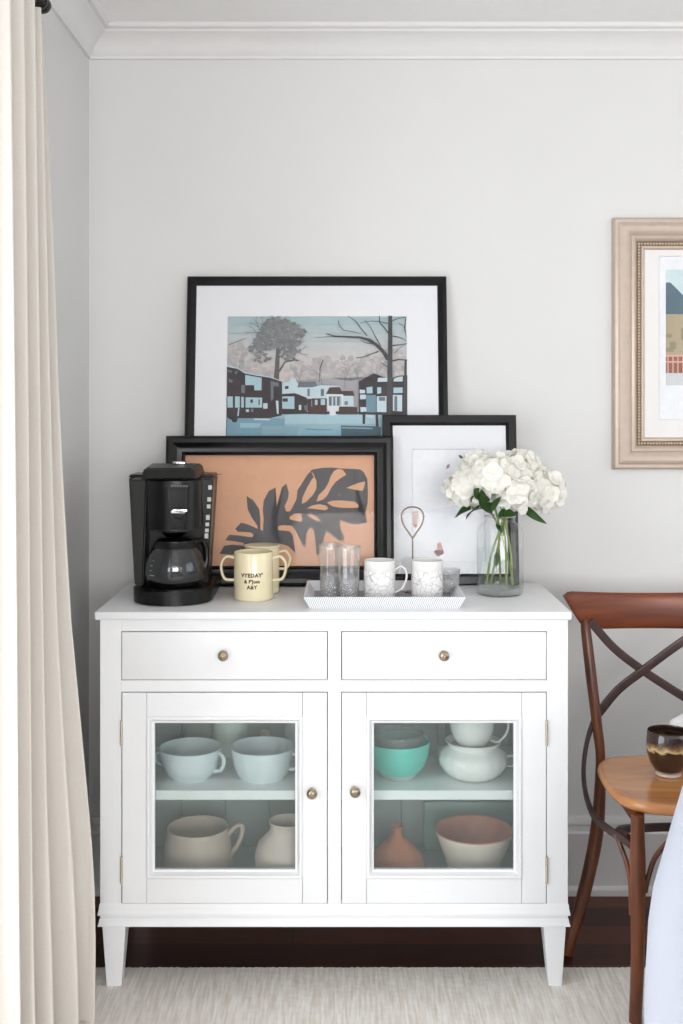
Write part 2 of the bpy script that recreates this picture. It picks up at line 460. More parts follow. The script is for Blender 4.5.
struct('baseboard_left', run_y(bb, 2.10, WY, WXL, True), M['trim'], angle=25)

# ---------------------------------------------------------------- rug
def rug():
    bm = bmesh.new()
    x0, x1, y0, y1 = -0.64, 1.9, 0.35, 2.652
    nx, ny = 360, 230
    rnd = random.Random(3)
    colh = [rnd.uniform(0, .0014) for _ in range(nx + 1)]
    grid = []
    for j in range(ny + 1):
        t = j / ny; y = y0 + (y1 - y0) * (1 - (1 - t) ** 1.6)
        row = []
        for i in range(nx + 1):
            x = x0 + (x1 - x0) * i / nx
            yy = y + (rnd.uniform(-.004, .003) if j == ny else 0)
            z = .0065 + (.0010 if i % 2 else 0) + colh[i] * .5 + rnd.uniform(0, .0013)
            if j in (0, ny) or i in (0, nx): z = .002
            row.append(bm.verts.new((x, yy, z)))
        grid.append(row)
    for j in range(ny):
        for i in range(nx):
            bm.faces.new((grid[j][i], grid[j][i + 1], grid[j + 1][i + 1], grid[j + 1][i]))
    # base
    lo = [bm.verts.new((v.co.x, v.co.y, 0.0005)) for v in (grid[0][0], grid[0][nx], grid[ny][nx], grid[ny][0])]
    bm.faces.new(lo)
    m = mat('woven_wool', rgb(214, 207, 198), 0.95, bump=0.6, bscale=260, sheen=0.2)
    nt = m.node_tree; cr = [n for n in nt.nodes if n.type == 'VALTORGB'][0]
    cr.color_ramp.elements[0].color = rgb(226, 215, 203); cr.color_ramp.elements[1].color = rgb(255, 251, 246)
    nz = [n for n in nt.nodes if n.type == 'TEX_NOISE'][0]; nz.inputs['Scale'].default_value = 22
    [n for n in nt.nodes if n.type == 'MAPPING'][0].inputs['Scale'].default_value = (7, 0.5, 1)
    o = obj('rug', bm, m, None)
    tag(o, 'cream woven rug with fine lengthwise ribs on the dark floor', 'rug')
rug()

# ---------------------------------------------------------------- sideboard
YT, YF, YB, YTB = 2.55, 2.565, 2.948, 2.965
cab = thing('sideboard', (X(333, 2.7), 2.75, 0), 'white painted sideboard with two drawers above two glazed doors', 'sideboard')
def cx_(p): return X(p, YF)
def cz_(p): return Z(p, YF)
zt0, zt1 = 0.8426, 0.8606
# top slab with a soft front edge
obj('tabletop', B(X(94.5, YT), X(572, YT), YT, YTB, zt0, zt1, bev=.003, seg=3), M['white'], cab)
bx0, bx1 = cx_(100), cx_(568)
zbot = cz_(903)
# body: sides, back, bottom, face frame
for xa_ in (bx0, bx1 - .018): obj('side_panel', B(xa_, xa_ + .018, YF + .02, YB, cz_(926), zt0), M['white'], cab, smooth=False)
bm = bmesh.new()
def ff(px0, px1, py0, py1, d=.02): box(bm, cx_(px0), cx_(px1), YF, YF + d, cz_(py1), cz_(py0), bev=.0008, seg=1)
ff(100, 121.3, 619.6, 926); ff(546.7, 568, 619.6, 926)
ff(121.3, 546.7, 619.6, 631.2); ff(121.3, 546.7, 680.2, 691.8); ff(327.8, 341.2, 631.2, 680.2); ff(327.8, 341.2, 691.8, 903.7); ff(121.3, 546.7, 903.7, 926)
obj('face_frame', bm, M['white'], cab)
obj('bottom_panel', B(bx0 + .018, bx1 - .018, YF + .02, YB - .008, zbot - .032, zbot - .020), M['inner'], cab, smooth=False)
# back panel: painted vertical boards
bm = bmesh.new(); n = 9; xx0 = bx0 + .018; ww = (bx1 - .018 - xx0) / n
for i in range(n): box(bm, xx0 + i * ww + .001, xx0 + (i + 1) * ww - .001, YB - .008, YB, zbot - .032, zt0, bev=.0015, seg=1)
box(bm, xx0, bx1 - .018, YB - .003, YB, zbot - .032, zt0)
obj('back_panel', bm, M['inner'], cab)
zs1 = Z(790.5, 2.60); zs0 = Z(800, 2.60)
obj('shelf', B(bx0 + .018, bx1 - .018, 2.60, YB - .008, zs0, zs1, bev=.001, seg=1), mat('shelf_paint', rgb(240, 243, 243), .45), cab)
obj('drawer_rail', B(bx0 + .018, bx1 - .018, YF + .02, YB - .008, cz_(686) - .006, cz_(686) + .006), M['inner'], cab, smooth=False)
obj('centre_divider', B(cx_(334.5) - .009, cx_(334.5) + .009, YF + .02, 2.60, zbot - .020, cz_(690)), M['white'], cab, smooth=False)
# base mouldings: front run with returns on the sides
def ogee(py0, py1, out, name):
    z1, z0 = cz_(py0), cz_(py1); h = z1 - z0
    prof = [(0, z1), (out * .35, z1 - h * .12), (out * .5, z1 - h * .45), (out * .85, z1 - h * .72), (out, z1 - h * .8), (out, z0), (0, z0)]
    bm = bmesh.new()
    path = lambda d: [(bx0 - d, YB), (bx0 - d, YF - d), (bx1 + d, YF - d), (bx1 + d, YB)]
    cols = [[bm.verts.new((p[0], p[1], z)) for p in path(d)] for d, z in prof]
    for i in range(len(cols)):
        a, b = cols[i], cols[(i + 1) % len(cols)]
        for k in range(3): bm.faces.new((a[k], a[k + 1], b[k + 1], b[k]))
    bm.faces.new([c[0] for c in cols]); bm.faces.new([c[3] for c in cols])
    obj('base_moulding', bm, M['white'], cab)
ogee(903.5, 915, .0045, 'm'); ogee(918.5, 926, .0045, 'm')
# legs, tapering on the inner faces
def leg(x0, x1, b0, b1, ya, yb, ztop, zbt, back):
    bm = bmesh.new()
    d = (b1 - b0)
    top = [(x0, ya), (x1, ya), (x1, yb), (x0, yb)]
    yb2 = ya + d if not back else yb; ya2 = ya if not back else yb - d
    bot = [(b0, ya2), (b1, ya2), (b1, yb2), (b0, yb2)]
    a = [bm.verts.new((p[0], p[1], ztop)) for p in top]; b = [bm.verts.new((p[0], p[1], zbt)) for p in bot]
    bm.faces.new(a); bm.faces.new(b)
    for k in range(4): bm.faces.new((a[k], a[(k + 1) % 4], b[(k + 1) % 4], b[k]))
    bmesh.ops.bevel(bm, geom=list(bm.edges), offset=.0012, segments=2, affect='EDGES')
    obj('leg', bm, M['white'], cab)
zl = cz_(925)
for (a0, a1, b0, b1) in ((102, 125.5, 106.5, 121.2), (543.5, 566.2, 548.8, 562)):
    leg(cx_(a0), cx_(a1), cx_(b0), cx_(b1), YF + .001, YF + .052, zl, .0075, False)
    leg(cx_(a0), cx_(a1), cx_(b0), cx_(b1), YB - .052, YB - .001, zl, 0.0, True)

def knob_bm(x, z):
    """round knob whose axis points to the viewer"""
    prof = [(0, .026), (.004, .0258), (.0085, .0245), (.0115, .021), (.0122, .0175), (.011, .0135), (.007, .0105), (.0048, .007), (.0048, .003), (.0085, .0018), (.009, 0), (0, 0)]
    prof = [(0, .0272), (.0022, .0268), (.0032, .0250)] + [(r, h) for r, h in prof[1:]]
    bm = lathe(bmesh.new(), prof, seg=32)
    bmesh.ops.rotate(bm, verts=bm.verts, cent=(0, 0, 0), matrix=Matrix.Rotation(R(90), 3, 'X'))
    bmesh.ops.translate(bm, verts=bm.verts, vec=(x, YF - .0025, z))
    return bm
for (p0, p1, kx) in ((122.1, 327.0, 223), (342.1, 545.9, 444.3)):
    d = obj('drawer', B(cx_(p0), cx_(p1), YF - .002, YF + .30, cz_(679.4), cz_(632), bev=.001, seg=2), M['white'], cab)
    obj('knob', knob_bm(X(kx, YF - .02), Z(656, YF - .02)), M['brass'], d)
def door(px0, px1, kx, ky, hx, side):
    y0, y1 = 692.6, 903
    bm = bmesh.new()
    s = 24.3
    def fb(a, b, c, e): box(bm, cx_(a), cx_(b), YF - .002, YF + .018, cz_(e), cz_(c), bev=.0007, seg=1)
    fb(px0, px0 + s, y0, y1); fb(px1 - s, px1, y0, y1)
    fb(px0 + s + .35, px1 - s - .35, y0, 719); fb(px0 + s + .35, px1 - s - .35, 878.5, y1)
    d = obj('door', bm, M['white'], cab)
    # sloped bead round the pane
    o0, o1, o2, o3 = cx_(px0 + s), cx_(px1 - s), cz_(878), cz_(716)
    t = .0172; prof = [(0, YF - .0045), (.003, YF - .0065), (.007, YF - .006), (.0085, YF - .003), (.0125, YF + .0035), (t, YF + .005), (t, YF + .016), (0, YF + .016)]
    bm = bmesh.new(); rings = []
    for dd, y in prof: rings.append([bm.verts.new(p) for p in ((o0 + dd, y, o2 + dd), (o1 - dd, y, o2 + dd), (o1 - dd, y, o3 - dd), (o0 + dd, y, o3 - dd))])
    for i in range(len(rings)):
        a, b = rings[i], rings[(i + 1) % len(rings)]
        for k in range(4): bm.faces.new((a[k], a[(k + 1) % 4], b[(k + 1) % 4], b[k]))
    obj('bead', bm, M['white'], d, angle=20)
    obj('glass_pane', B(o0 + t - .004, o1 - t + .004, YF + .008, YF + .011, o2 + t - .004, o3 - t + .004), M['door_glass'], d, smooth=False)
    obj('knob', knob_bm(X(kx, YF - .02), Z(ky, YF - .02)), M['brass'], d)
    for (a, b) in ((720, 745.5), (856, 883)):
        bm = bmesh.new()
        for q in range(3):
            za, zb_ = cz_(b), cz_(a); hh = (zb_ - za) / 3
            lathe(bm, [(0, .0005), (.0034, .0005), (.0034, hh - .0005), (0, hh - .0005)], (cx_(hx), YF - .0035, za + q * hh), seg=14)
        obj('hinge', bm, M['hinge'], d)
door(122.4, 327.0, 312, 794, 121.8, 0)
door(342.0, 545.9, 355.2, 792.5, 546.4, 1)

# ---------------------------------------------------------------- crockery inside
YS = 2.72
def vessel(name, px, py_base_z, Y, prof, m, label, cat, group=None, seg=48, rad=None, extra=None, mats=None, zk=1.0):
    prof = [(a_, b_ * zk) for a_, b_ in prof]
    r = thing(name, (X(px, Y), Y, py_base_z), label, cat, group)
    if extra: extra(r)
    else: pass
    b = lathe(bmesh.new(), prof, (0, 0, 0), seg, rad)
    o = obj('body', b, m, r, local=True, angle=50)
    return r
def handle_bm(pts, w=.0045, t=.003, ref=(0, 1, 0)):
    return sweep(bmesh.new(), catmull(pts, 6), w, t, ref=ref, seg=10)
def cupprof(rb, rm, rt, h, th=.003):
    return [(0, .001), (rb * .8, .001), (rb * .85, 0), (rb, 0), (rb + .001, .003), (rb + (rm - rb) * .55, h * .18), (rm, h * .5), (rt - .0005, h * .92), (rt, h - .001), (rt - .0015, h), (rt - th, h - .002), (rm - th, h * .5), (rb + (rm - rb) * .5 - th, h * .2), (rb - th, .006), (0, .005)]
zsh = zs1
c1 = vessel('soup_cup', 190.5, zsh, 2.70, cupprof(.048, .068, .075, .071), M['paleblue'], 'wide pale blue cup on upper shelf nearest the left hinge', 'cup', 'wide cups on the left upper shelf')
obj('handle', handle_bm([(.060, -.01, .056), (.076, -.024, .060), (.083, -.030, .045), (.076, -.025, .024), (.055, -.012, .016)], .005, .006), M['paleblue'], c1, local=True)
obj('handle', handle_bm([(-.066, .01, .050), (-.082, .014, .052), (-.086, .016, .040), (-.080, .014, .028), (-.060, .01, .024)], .003, .0055), M['paleblue'], c1, local=True)
c2 = vessel('soup_cup', 262.5, zsh, 2.70, cupprof(.056, .071, .078, .073), M['paleblue'], 'wide pale blue faceted cup on upper shelf, beside the left door knob', 'cup', 'wide cups on the left upper shelf', seg=48,
            rad=lambda t, i: 1 - .012 * abs(math.sin(t * 6)))
obj('handle', handle_bm([(.064, -.012, .060), (.082, -.022, .058), (.088, -.026, .042), (.080, -.022, .026), (.056, -.012, .022)], .005, .006), M['paleblue'], c2, local=True)
jarp = lambda r, h: [(0, .001), (r * .8, .001), (r * .88, 0), (r * .97, .006), (r, .02), (r, h * .8), (r * .9, h * .92), (r * .86, h), (r * .8, h), (r * .8, h * .9), (r * .92, h * .78), (r * .92, .02), (0, .01)]
pgr = mat('pale_green_glaze', rgb(222, 232, 224), 0.3)
vessel('storage_jar', 230.5, zsh, 2.885, jarp(.045, .13), pgr, 'pale green jar at the back of the left shelf, between the two cups', 'jar', 'pale jars behind the cups')
vessel('storage_jar', 303, zsh, 2.885, jarp(.046, .13), mat('pale_blue_jar', rgb(226, 236, 236), .3), 'pale jar behind the faceted cup, cut by the left door frame', 'jar', 'pale jars behind the cups')
vessel('small_round_pot', 265.5, zsh, 2.84, [(0, 0), (.008, 0), (.012, .006), (.014, .014), (.0155, .05), (.013, .066), (.008, .070), (0, .071)], mat('tan_glaze', rgb(196, 178, 148), .4), 'small tan lidded pot standing behind the faceted cup', 'pot')
zlo = zbot - .020
# lower left: big jug and round vase
jug = vessel('jug', 198, zlo, 2.74, [(0, .001), (.070, .001), (.078, 0), (.083, .01), (.084, .05), (.080, .12), (.075, .165), (.0745, .182), (.073, .184), (.071, .182), (.072, .16), (.076, .1), (.076, .02), (0, .012)],
             mat('stone_glaze', rgb(214, 194, 180), 0.5, var=.08, scale=12), 'stone beige jug on the lower left shelf', 'jug',
             zk=.70)
obj('handle', handle_bm([(.072, -.006, .108), (.086, -.008, .126), (.098, -.010, .136), (.108, -.010, .132), (.107, -.008, .112), (.096, -.006, .085), (.078, 0, .060)], .0055, .008), mat('stone_glaze_handle', rgb(208, 188, 174), 0.5), jug, local=True)
vessel('round_vase', 287.5, zlo, 2.70, [(0, .001), (.04, .001), (.045, 0), (.062, .02), (.076, .055), (.079, .085), (.070, .118), (.050, .140), (.042, .152), (.041, .166), (.045, .176), (.043, .178), (.037, .168), (.037, .15), (.06, .12), (.07, .08), (.05, .02), (0, .01)],
       mat('pale_pink_clay', rgb(226, 208, 198), 0.55, var=.05, scale=15), 'round pale pink vase with a short neck on lower left shelf', 'vase', zk=.89)
# right upper: turquoise bowl, glass jar, sauce bowl with cup on it
def turq():
    Y = 2.70
    r = thing('mixing_bowl', (X(398, Y), Y, zsh), 'turquoise bowl with a pale foot on the upper right shelf', 'bowl')
    t = mat('turquoise_glaze', rgb(96, 205, 190), 0.25, var=.04)
    bm = lathe(bmesh.new(), [(0, .012), (.040, .012), (.052, .014), (.064, .03), (.073, .055), (.077, .085), (.076, .087), (.073, .085), (.069, .055), (.055, .02), (0, .018)])
    obj('bowl', bm, t, r, local=True)
    obj('foot', lathe(bmesh.new(), [(0, .001), (.036, .001), (.038, 0), (.042, .004), (.046, .013), (0, .0125)]), mat('grey_foot', rgb(190, 200, 198), .4), r, local=True)
    r2 = thing('glass_dish', (X(398, Y), Y, zsh + .0395), 'clear glass dish nested inside the turquoise bowl', 'dish')
    obj('glass_bowl', lathe(bmesh.new(), [(0, 0), (.03, 0), (.050, .02), (.062, .055), (.064, .066), (.061, .066), (.048, .022), (0, .003)]), M['cut'], r2, local=True)
turq()
gj = thing('glass_jar', (X(424, 2.87), 2.87, zsh), 'tall clear glass jar standing behind the turquoise bowl', 'jar')
obj('body', lathe(bmesh.new(), [(0, 0), (.034, 0), (.037, .004), (.037, .13), (.036, .135), (.034, .13), (.034, .006), (0, .005)]), M['clear'], gj, local=True)
obj('rim', lathe(bmesh.new(), [(.0365, .128), (.0385, .130), (.0385, .137), (.034, .137), (.034, .130), (.0365, .128)]), M['porcelain'], gj, local=True)
sb = vessel('sauce_bowl', 473, zsh, 2.70, [(0, .001), (.044, .001), (.050, 0), (.066, .012), (.079, .03), (.082, .045), (.076, .060), (.064, .069), (.060, .073), (.063, .080), (.067, .086), (.065, .087), (.060, .081), (.056, .073), (.07, .055), (.072, .035), (.05, .012), (0, .008)],
            M['porcelain'], 'squat white fluted bowl on the upper right shelf', 'bowl', seg=96, rad=lambda t, i: 1 + (.018 * abs(math.sin(t * 9)) if 2 <= i <= 6 else 0))
obj('handle', handle_bm([(.078, -.01, .05), (.092, -.014, .054), (.102, -.015, .046), (.098, -.014, .032), (.080, -.01, .028)], .003, .005), M['porcelain'], sb, local=True)
tc2 = vessel('tea_cup', 472, zsh + .0775, 2.70, cupprof(.034, .052, .055, .072), M['porcelain'], 'white cup stacked on the squat fluted bowl', 'cup')
obj('handle', handle_bm([(.048, -.006, .058), (.066, -.012, .064), (.084, -.015, .054), (.080, -.014, .028), (.060, -.010, .008), (.040, -.006, .012)], .003, .0055), M['porcelain'], tc2, local=True)
# right lower: terracotta bottle vase and blush bowl
vessel('bottle_vase', 397, zlo, 2.72, [(0, .001), (.04, .001), (.048, 0), (.062, .02), (.068, .05), (.062, .085), (.046, .115), (.028, .138), (.016, .152), (.0125, .165), (.012, .180), (.015, .190), (.013, .191), (.009, .182), (.009, .16), (.03, .12), (.05, .05), (0, .01)],
       mat('terracotta', rgb(206, 128, 92), 0.6, var=.1, scale=10), 'terracotta bottle vase with narrow neck on lower right shelf', 'vase', zk=.72)
bb_ = thing('serving_bowl', (X(474, 2.72), 2.72, zlo), 'large pale bowl with rose pink inside on lower right shelf', 'bowl')
obj('body', lathe(bmesh.new(), [(0, .001), (.040, .001), (.046, 0), (.050, .008), (.058, .026), (.074, .072), (.088, .110), (.094, .128), (.0935, .130), (.090, .128)]), mat('blush_outside', rgb(232, 216, 204), .45), bb_, local=True)
obj('inside', lathe(bmesh.new(), [(.090, .1285), (.0935, .1305), (.0945, .1285), (.0890, .120), (.0835, .106), (.067, .065), (.048, .022), (0, .012)]), mat('rose_glaze', rgb(200, 124, 104), .4, var=.15, scale=40), bb_, local=True)
# pale green tray standing at the back of the right lower compartment
tb = thing('serving_board', (X(470, 2.92), 2.925, zlo), 'pale green board upright behind the rose pink bowl', 'board')
obj('board', B(X(424, 2.92), X(535, 2.92), 2.918, 2.932, zlo, Z(802, 2.92), bev=.004), mat('pale_teal_paint', rgb(176, 200, 196), .5), tb)

# ---------------------------------------------------------------- framed pictures
def picture_frame(name, root, w, h, prof, m):
    """profile (inset, forward); local frame: x centred, z up from the bottom edge, y negative = towards viewer"""
    bm = bmesh.new(); rings = []
    for d, y in prof:
        rings.append([bm.verts.new(p) for p in ((-w / 2 + d, -y, d), (w / 2 - d, -y, d), (w / 2 - d, -y, h - d), (-w / 2 + d, -y, h - d))])
    for i in range(len(rings)):
        a, b = rings[i], rings[(i + 1) % len(rings)]
        for k in range(4): bm.faces.new((a[k], a[(k + 1) % 4], b[(k + 1) % 4], b[k]))
    return obj(name, bm, m, root, local=True, angle=20)

class Art:
    """flat printed shapes traced in picture pixels, laid onto the leaning board of a frame"""
    def __init__(s, origin, tilt, depth):
        s.o = Vector(origin); s.t = tilt; s.bm = bmesh.new(); s.mats = []; s.depth = depth; s.layer = 0; s.clip = None
        s.n = Vector((0, -math.cos(tilt), math.sin(tilt)))      # towards viewer
        s.up = Vector((0, math.sin(tilt), math.cos(tilt)))
    def loc(s, px, py):
        d = Vector(((px - CX) / F, 1, -(py - CY) / F)); c = Vector((0, 0, HC))
        p0 = s.o + s.n * s.depth
        k = (p0 - c).dot(s.n) / d.dot(s.n)
        q = c + d * k - s.o
        return q.x, q.dot(s.up)
    def mi(s, m):
        if m not in s.mats: s.mats.append(m)
        return s.mats.index(m)
    def poly(s, pts, m, local=False, up=True):
        if up: s.layer += 1
        y = -(s.depth + s.layer * .000012)
        vs = []
        for p in pts:
            x, z = p if local else s.loc(*p)
            if s.clip: x = min(max(x, s.clip[0]), s.clip[1]); z = min(max(z, s.clip[2]), s.clip[3])
            vs.append(s.bm.verts.new((x, y, z)))
        try:
            f = s.bm.faces.new(vs); f.material_index = s.mi(m)
        except ValueError: pass
    def stroke(s, pts, w0, w1, m):
        s.layer += 1
        pts = [Vector(p) for p in pts]; n = len(pts)
        for i in range(n - 1):
            a, b = pts[i], pts[i + 1]; d = (b - a)
            if d.length < 1e-6: continue
            q = Vector((-d.y, d.x)).normalized()
            wa = (w0 + (w1 - w0) * i / (n - 1)) / 2; wb = (w0 + (w1 - w0) * (i + 1) / (n - 1)) / 2
            s.poly([a + q * wa, b + q * wb, b - q * wb, a - q * wa], m, up=False)
    def finish(s, name, root):
        bmesh.ops.triangulate(s.bm, faces=[f for f in s.bm.faces if len(f.verts) > 4])
        for f in s.bm.faces:
            f.normal_update()
            if f.normal.y > 0: f.normal_flip()
        return obj(name, s.bm, s.mats, root, local=True, smooth=False, recalc=False)

_pc = {}
def ink(r, g, b):
    k = (r, g, b)
    if k not in _pc: _pc[k] = mat('print_ink', rgb(r, g, b), 0.7, var=0.03, scale=60)
    return _pc[k]

def rect_local(A, x0, x1, z0, z1, m): A.poly([(x0, z0), (x1, z0), (x1, z1), (x0, z1)], m, local=True)

# --- A: houseboat print, largest, at the back
tilt = R(7.4)
zt = zt1 + .0003
def frame_setup(px0, px1, pytop, Yb, tilt, thick):
    Ym = Yb
    # solve height so the top edge lands on pytop
    o = Vector((0, Yb, zt)); n = Vector((0, -math.cos(tilt), math.sin(tilt))); up = Vector((0, math.sin(tilt), math.cos(tilt)))
    c = Vector((0, 0, HC)); d = Vector((0, 1, -(pytop - CY) / F))
    p0 = o; k = (p0 - c).dot(n) / d.dot(n); q = c + d * k
    h = (q - o).dot(up); Yt = q.y
    Yv = Yt - .0
    xL = X(px0, Yv); xR = X(px1, Yv)
    return (xL + xR) / 2, xR - xL, h
def lean(name, px0, px1, pytop, Yfront, tilt, thick, label, group):
    cx, w, h = frame_setup(px0, px1, pytop, Yfront, tilt, thick)
    lift = thick * math.sin(tilt)                       # the back lower edge sits on the top
    r = thing(name, (cx, Yfront + thick * math.cos(tilt), zt), label, 'picture', group)
    r.rotation_euler = (-tilt, 0, 0)
    return r, w, h
G = 'black framed prints leaning on the wall'
thA = .020
ra, wA, hA = lean('framed_print', 187.3, 446.5, 277, 2.940, tilt, thA, 'largest black framed print, houseboats and bare trees, leaning at the back', G)
ra.location.y = 2.9605
picture_frame('frame', ra, wA, hA, [(0, 0), (0, thA - .003), (.003, thA), (.010, thA + .001), (.016, thA - .002), (.022, thA - .006), (.0245, thA - .010), (.0245, .004), (.0245, 0)], M['black'])
obj('backing', B(-wA / 2 + .01, wA / 2 - .01, -.004, -.001, .01, hA - .01), M['black'], ra, local=True, smooth=False)
A = Art(ra.location, tilt, .0075)
A.o = Vector(ra.location)
def loc_to_px(A, pts): return pts
# mat board with bevelled opening
def mat_board(root, A, w, h, rail, op, m):
    x0, z1 = A.loc(op[0], op[1]); x1, z0 = A.loc(op[2], op[3])
    
    bm = bmesh.new(); prof = None
    e = rail - .004
    outer = [(-w / 2 + e, e), (w / 2 - e, e), (w / 2 - e, h - e), (-w / 2 + e, h - e)]
    inner = [(x0, z0), (x1, z0), (x1, z1), (x0, z1)]
    inner2 = [(x0 + .0012, z0 + .0012), (x1 - .0012, z0 + .0012), (x1 - .0012, z1 - .0012), (x0 + .0012, z1 - .0012)]
    a = [bm.verts.new((p[0], -.0100, p[1])) for p in outer]
    b = [bm.verts.new((p[0], -.0100, p[1])) for p in inner]
    c = [bm.verts.new((p[0], -.0080, p[1])) for p in inner2]
    for k in range(4):
        bm.faces.new((a[k], a[(k + 1) % 4], b[(k + 1) % 4], b[k])); bm.faces.new((b[k], b[(k + 1) % 4], c[(k + 1) % 4], c[k]))
    obj('mat_board', bm, m, root, local=True, smooth=False)
    return x0, x1, z0, z1
class ArtL(Art):
    def loc(s, px, py):
        return Art.loc(s, px, py)
A = ArtL(ra.location, tilt, .0065)
x0, x1, z0, z1 = mat_board(ra, Art(ra.location, tilt, .0065), wA, hA, .0245, (227.5, 316.5, 407.5, 475), M['paper'])
A.clip = (x0 - .001, x1 + .001, z0 - .001, z1 + .001)
# printed dusk sky: pale blue to blush, as inks of the print itself
sky = [(176, 197, 203), (184, 200, 204), (192, 202, 204), (200, 204, 205), (206, 205, 204), (210, 205, 202), (212, 204, 200), (211, 202, 198), (206, 198, 195), (198, 192, 191)]
for i, c in enumerate(sky):
    ya = 316 + i * 8.6; A.poly([(227, ya), (408, ya), (408, ya + 9), (227, ya + 9)], ink(*[int(v * .96) for v in c]), up=(i == 0))
rnd = random.Random(11)
def blob(cx, cy, rx, ry, m, n=7):
    a0 = rnd.uniform(0, 6); A.poly([(cx + rx * rnd.uniform(.6, 1.15) * math.cos(a0 + k * 2 * PI / n), cy + ry * rnd.uniform(.6, 1.15) * math.sin(a0 + k * 2 * PI / n)) for k in range(n)], m, up=False)
# hazy far trees
A.layer += 1
for (c0, y0_, wx, hy, num) in ((240, 362, 15, 22, 90), (300, 375, 14, 14, 60), (322, 372, 12, 16, 70), (345, 372, 14, 16, 80), (372, 372, 14, 18, 70), (262, 378, 14, 14, 50), (395, 366, 14, 18, 60)):
    for _ in range(num):
        a = rnd.uniform(0, 6.28); q = rnd.random() ** .6
        A.layer += .02
        sh = rnd.choice([(178, 174, 176), (184, 179, 179), (172, 170, 173), (190, 184, 182)])
        blob(c0 + wx * q * math.cos(a), y0_ + hy * q * math.sin(a), rnd.uniform(2, 4.6), rnd.uniform(2, 4.4), ink(*sh), 8)
A.poly([(227, 382), (250, 379), (270, 384), (300, 380), (330, 378), (350, 381), (372, 377), (408, 380), (408, 412), (227, 412)], ink(164, 163, 167))
def branch(x, y, ang, ln, wd, m, depth, spread=.5):
    if depth == 0 or wd < .12: return
    pts = [(x, y)]; a = ang
    for k in range(4):
        a += rnd.uniform(-.18, .18); pts.append((pts[-1][0] + math.cos(a) * ln / 4, pts[-1][1] - math.sin(a) * ln / 4))
    A.stroke(pts, wd, wd * .55, m)
    for s_ in (-1, 1): branch(pts[-1][0], pts[-1][1], a + s_ * rnd.uniform(.2, spread), ln * .72, wd * .58, m, depth - 1, spread)
    branch(pts[2][0], pts[2][1], a + rnd.choice((-1, 1)) * rnd.uniform(.5, .9), ln * .5, wd * .4, m, depth - 2 if depth > 2 else 0, spread)
for bxp, byp, l in ((322, 388, 12), (345, 388, 13), (372, 388, 13), (240, 386, 14), (300, 388, 9), (360, 388, 10)):
    branch(bxp, byp, PI / 2, l, 1.0, ink(138, 137, 142), 5, .55)
# big leafy tree
dk = ink(104, 106, 108)
A.stroke([(276, 388), (277, 370), (278, 350), (277, 335)], 6, 2.5, ink(98, 97, 100))
A.stroke([(279, 372), (285, 362), (295, 360), (299, 361)], 2, .8, ink(98, 97, 100))
for k in range(7): branch(277, 358 - k * 3, PI / 2 + (k - 3) * .35, 13, 1.8, ink(98, 97, 100), 4, .6)
A.layer += 1
for (c0, y0_, wx, hy, num) in ((281, 330, 20, 10, 150), (268, 341, 14, 10, 110), (288, 345, 13, 16, 130), (258, 348, 8, 10, 50), (300, 333, 6, 4, 20), (262, 358, 9, 5, 26), (272, 326, 10, 8, 60)):
    for _ in range(num):
        a = rnd.uniform(0, 6.28); q = rnd.random() ** .55
        A.layer += .02
        blob(c0 + wx * q * math.cos(a), y0_ + hy * q * math.sin(a), rnd.uniform(1.0, 3.0), rnd.uniform(.9, 2.4), rnd.choice([ink(118, 120, 122), ink(126, 128, 130), ink(136, 138, 140)]), 7)
A.stroke([(229, 345), (240, 341), (247, 338)], .8, .3, ink(110, 110, 112))
# water
A.poly([(227, 414), (408, 414), (408, 480), (227, 480)], ink(150, 180, 192))
for (xa, xb, ya, yb, c) in ((227, 285, 418, 480, (124, 160, 176)), (285, 380, 415, 424, (166, 196, 206)), (240, 262, 423, 428, (150, 190, 205)), (262, 300, 426, 436, (136, 170, 184)), (300, 345, 428, 440, (140, 180, 196)), (227, 408, 440, 480, (126, 158, 172))):
    A.poly([(xa, ya), (xb, ya + .6), (xb - 3, yb), (xa, yb)], ink(*c))
A.stroke([(306, 429), (318, 430), (332, 430)], .6, .4, ink(60, 80, 95))
D = ink(64, 58, 61); Bl = ink(168, 196, 206); LB = ink(190, 208, 216); Br = ink(78, 62, 62); Gy = ink(108, 116, 124)
def pl(x_, y_, pts, m, s=6.83, ox=222, oy=310): A.poly([(ox + p[0] / s, oy + p[1] / s) for p in pts], m)
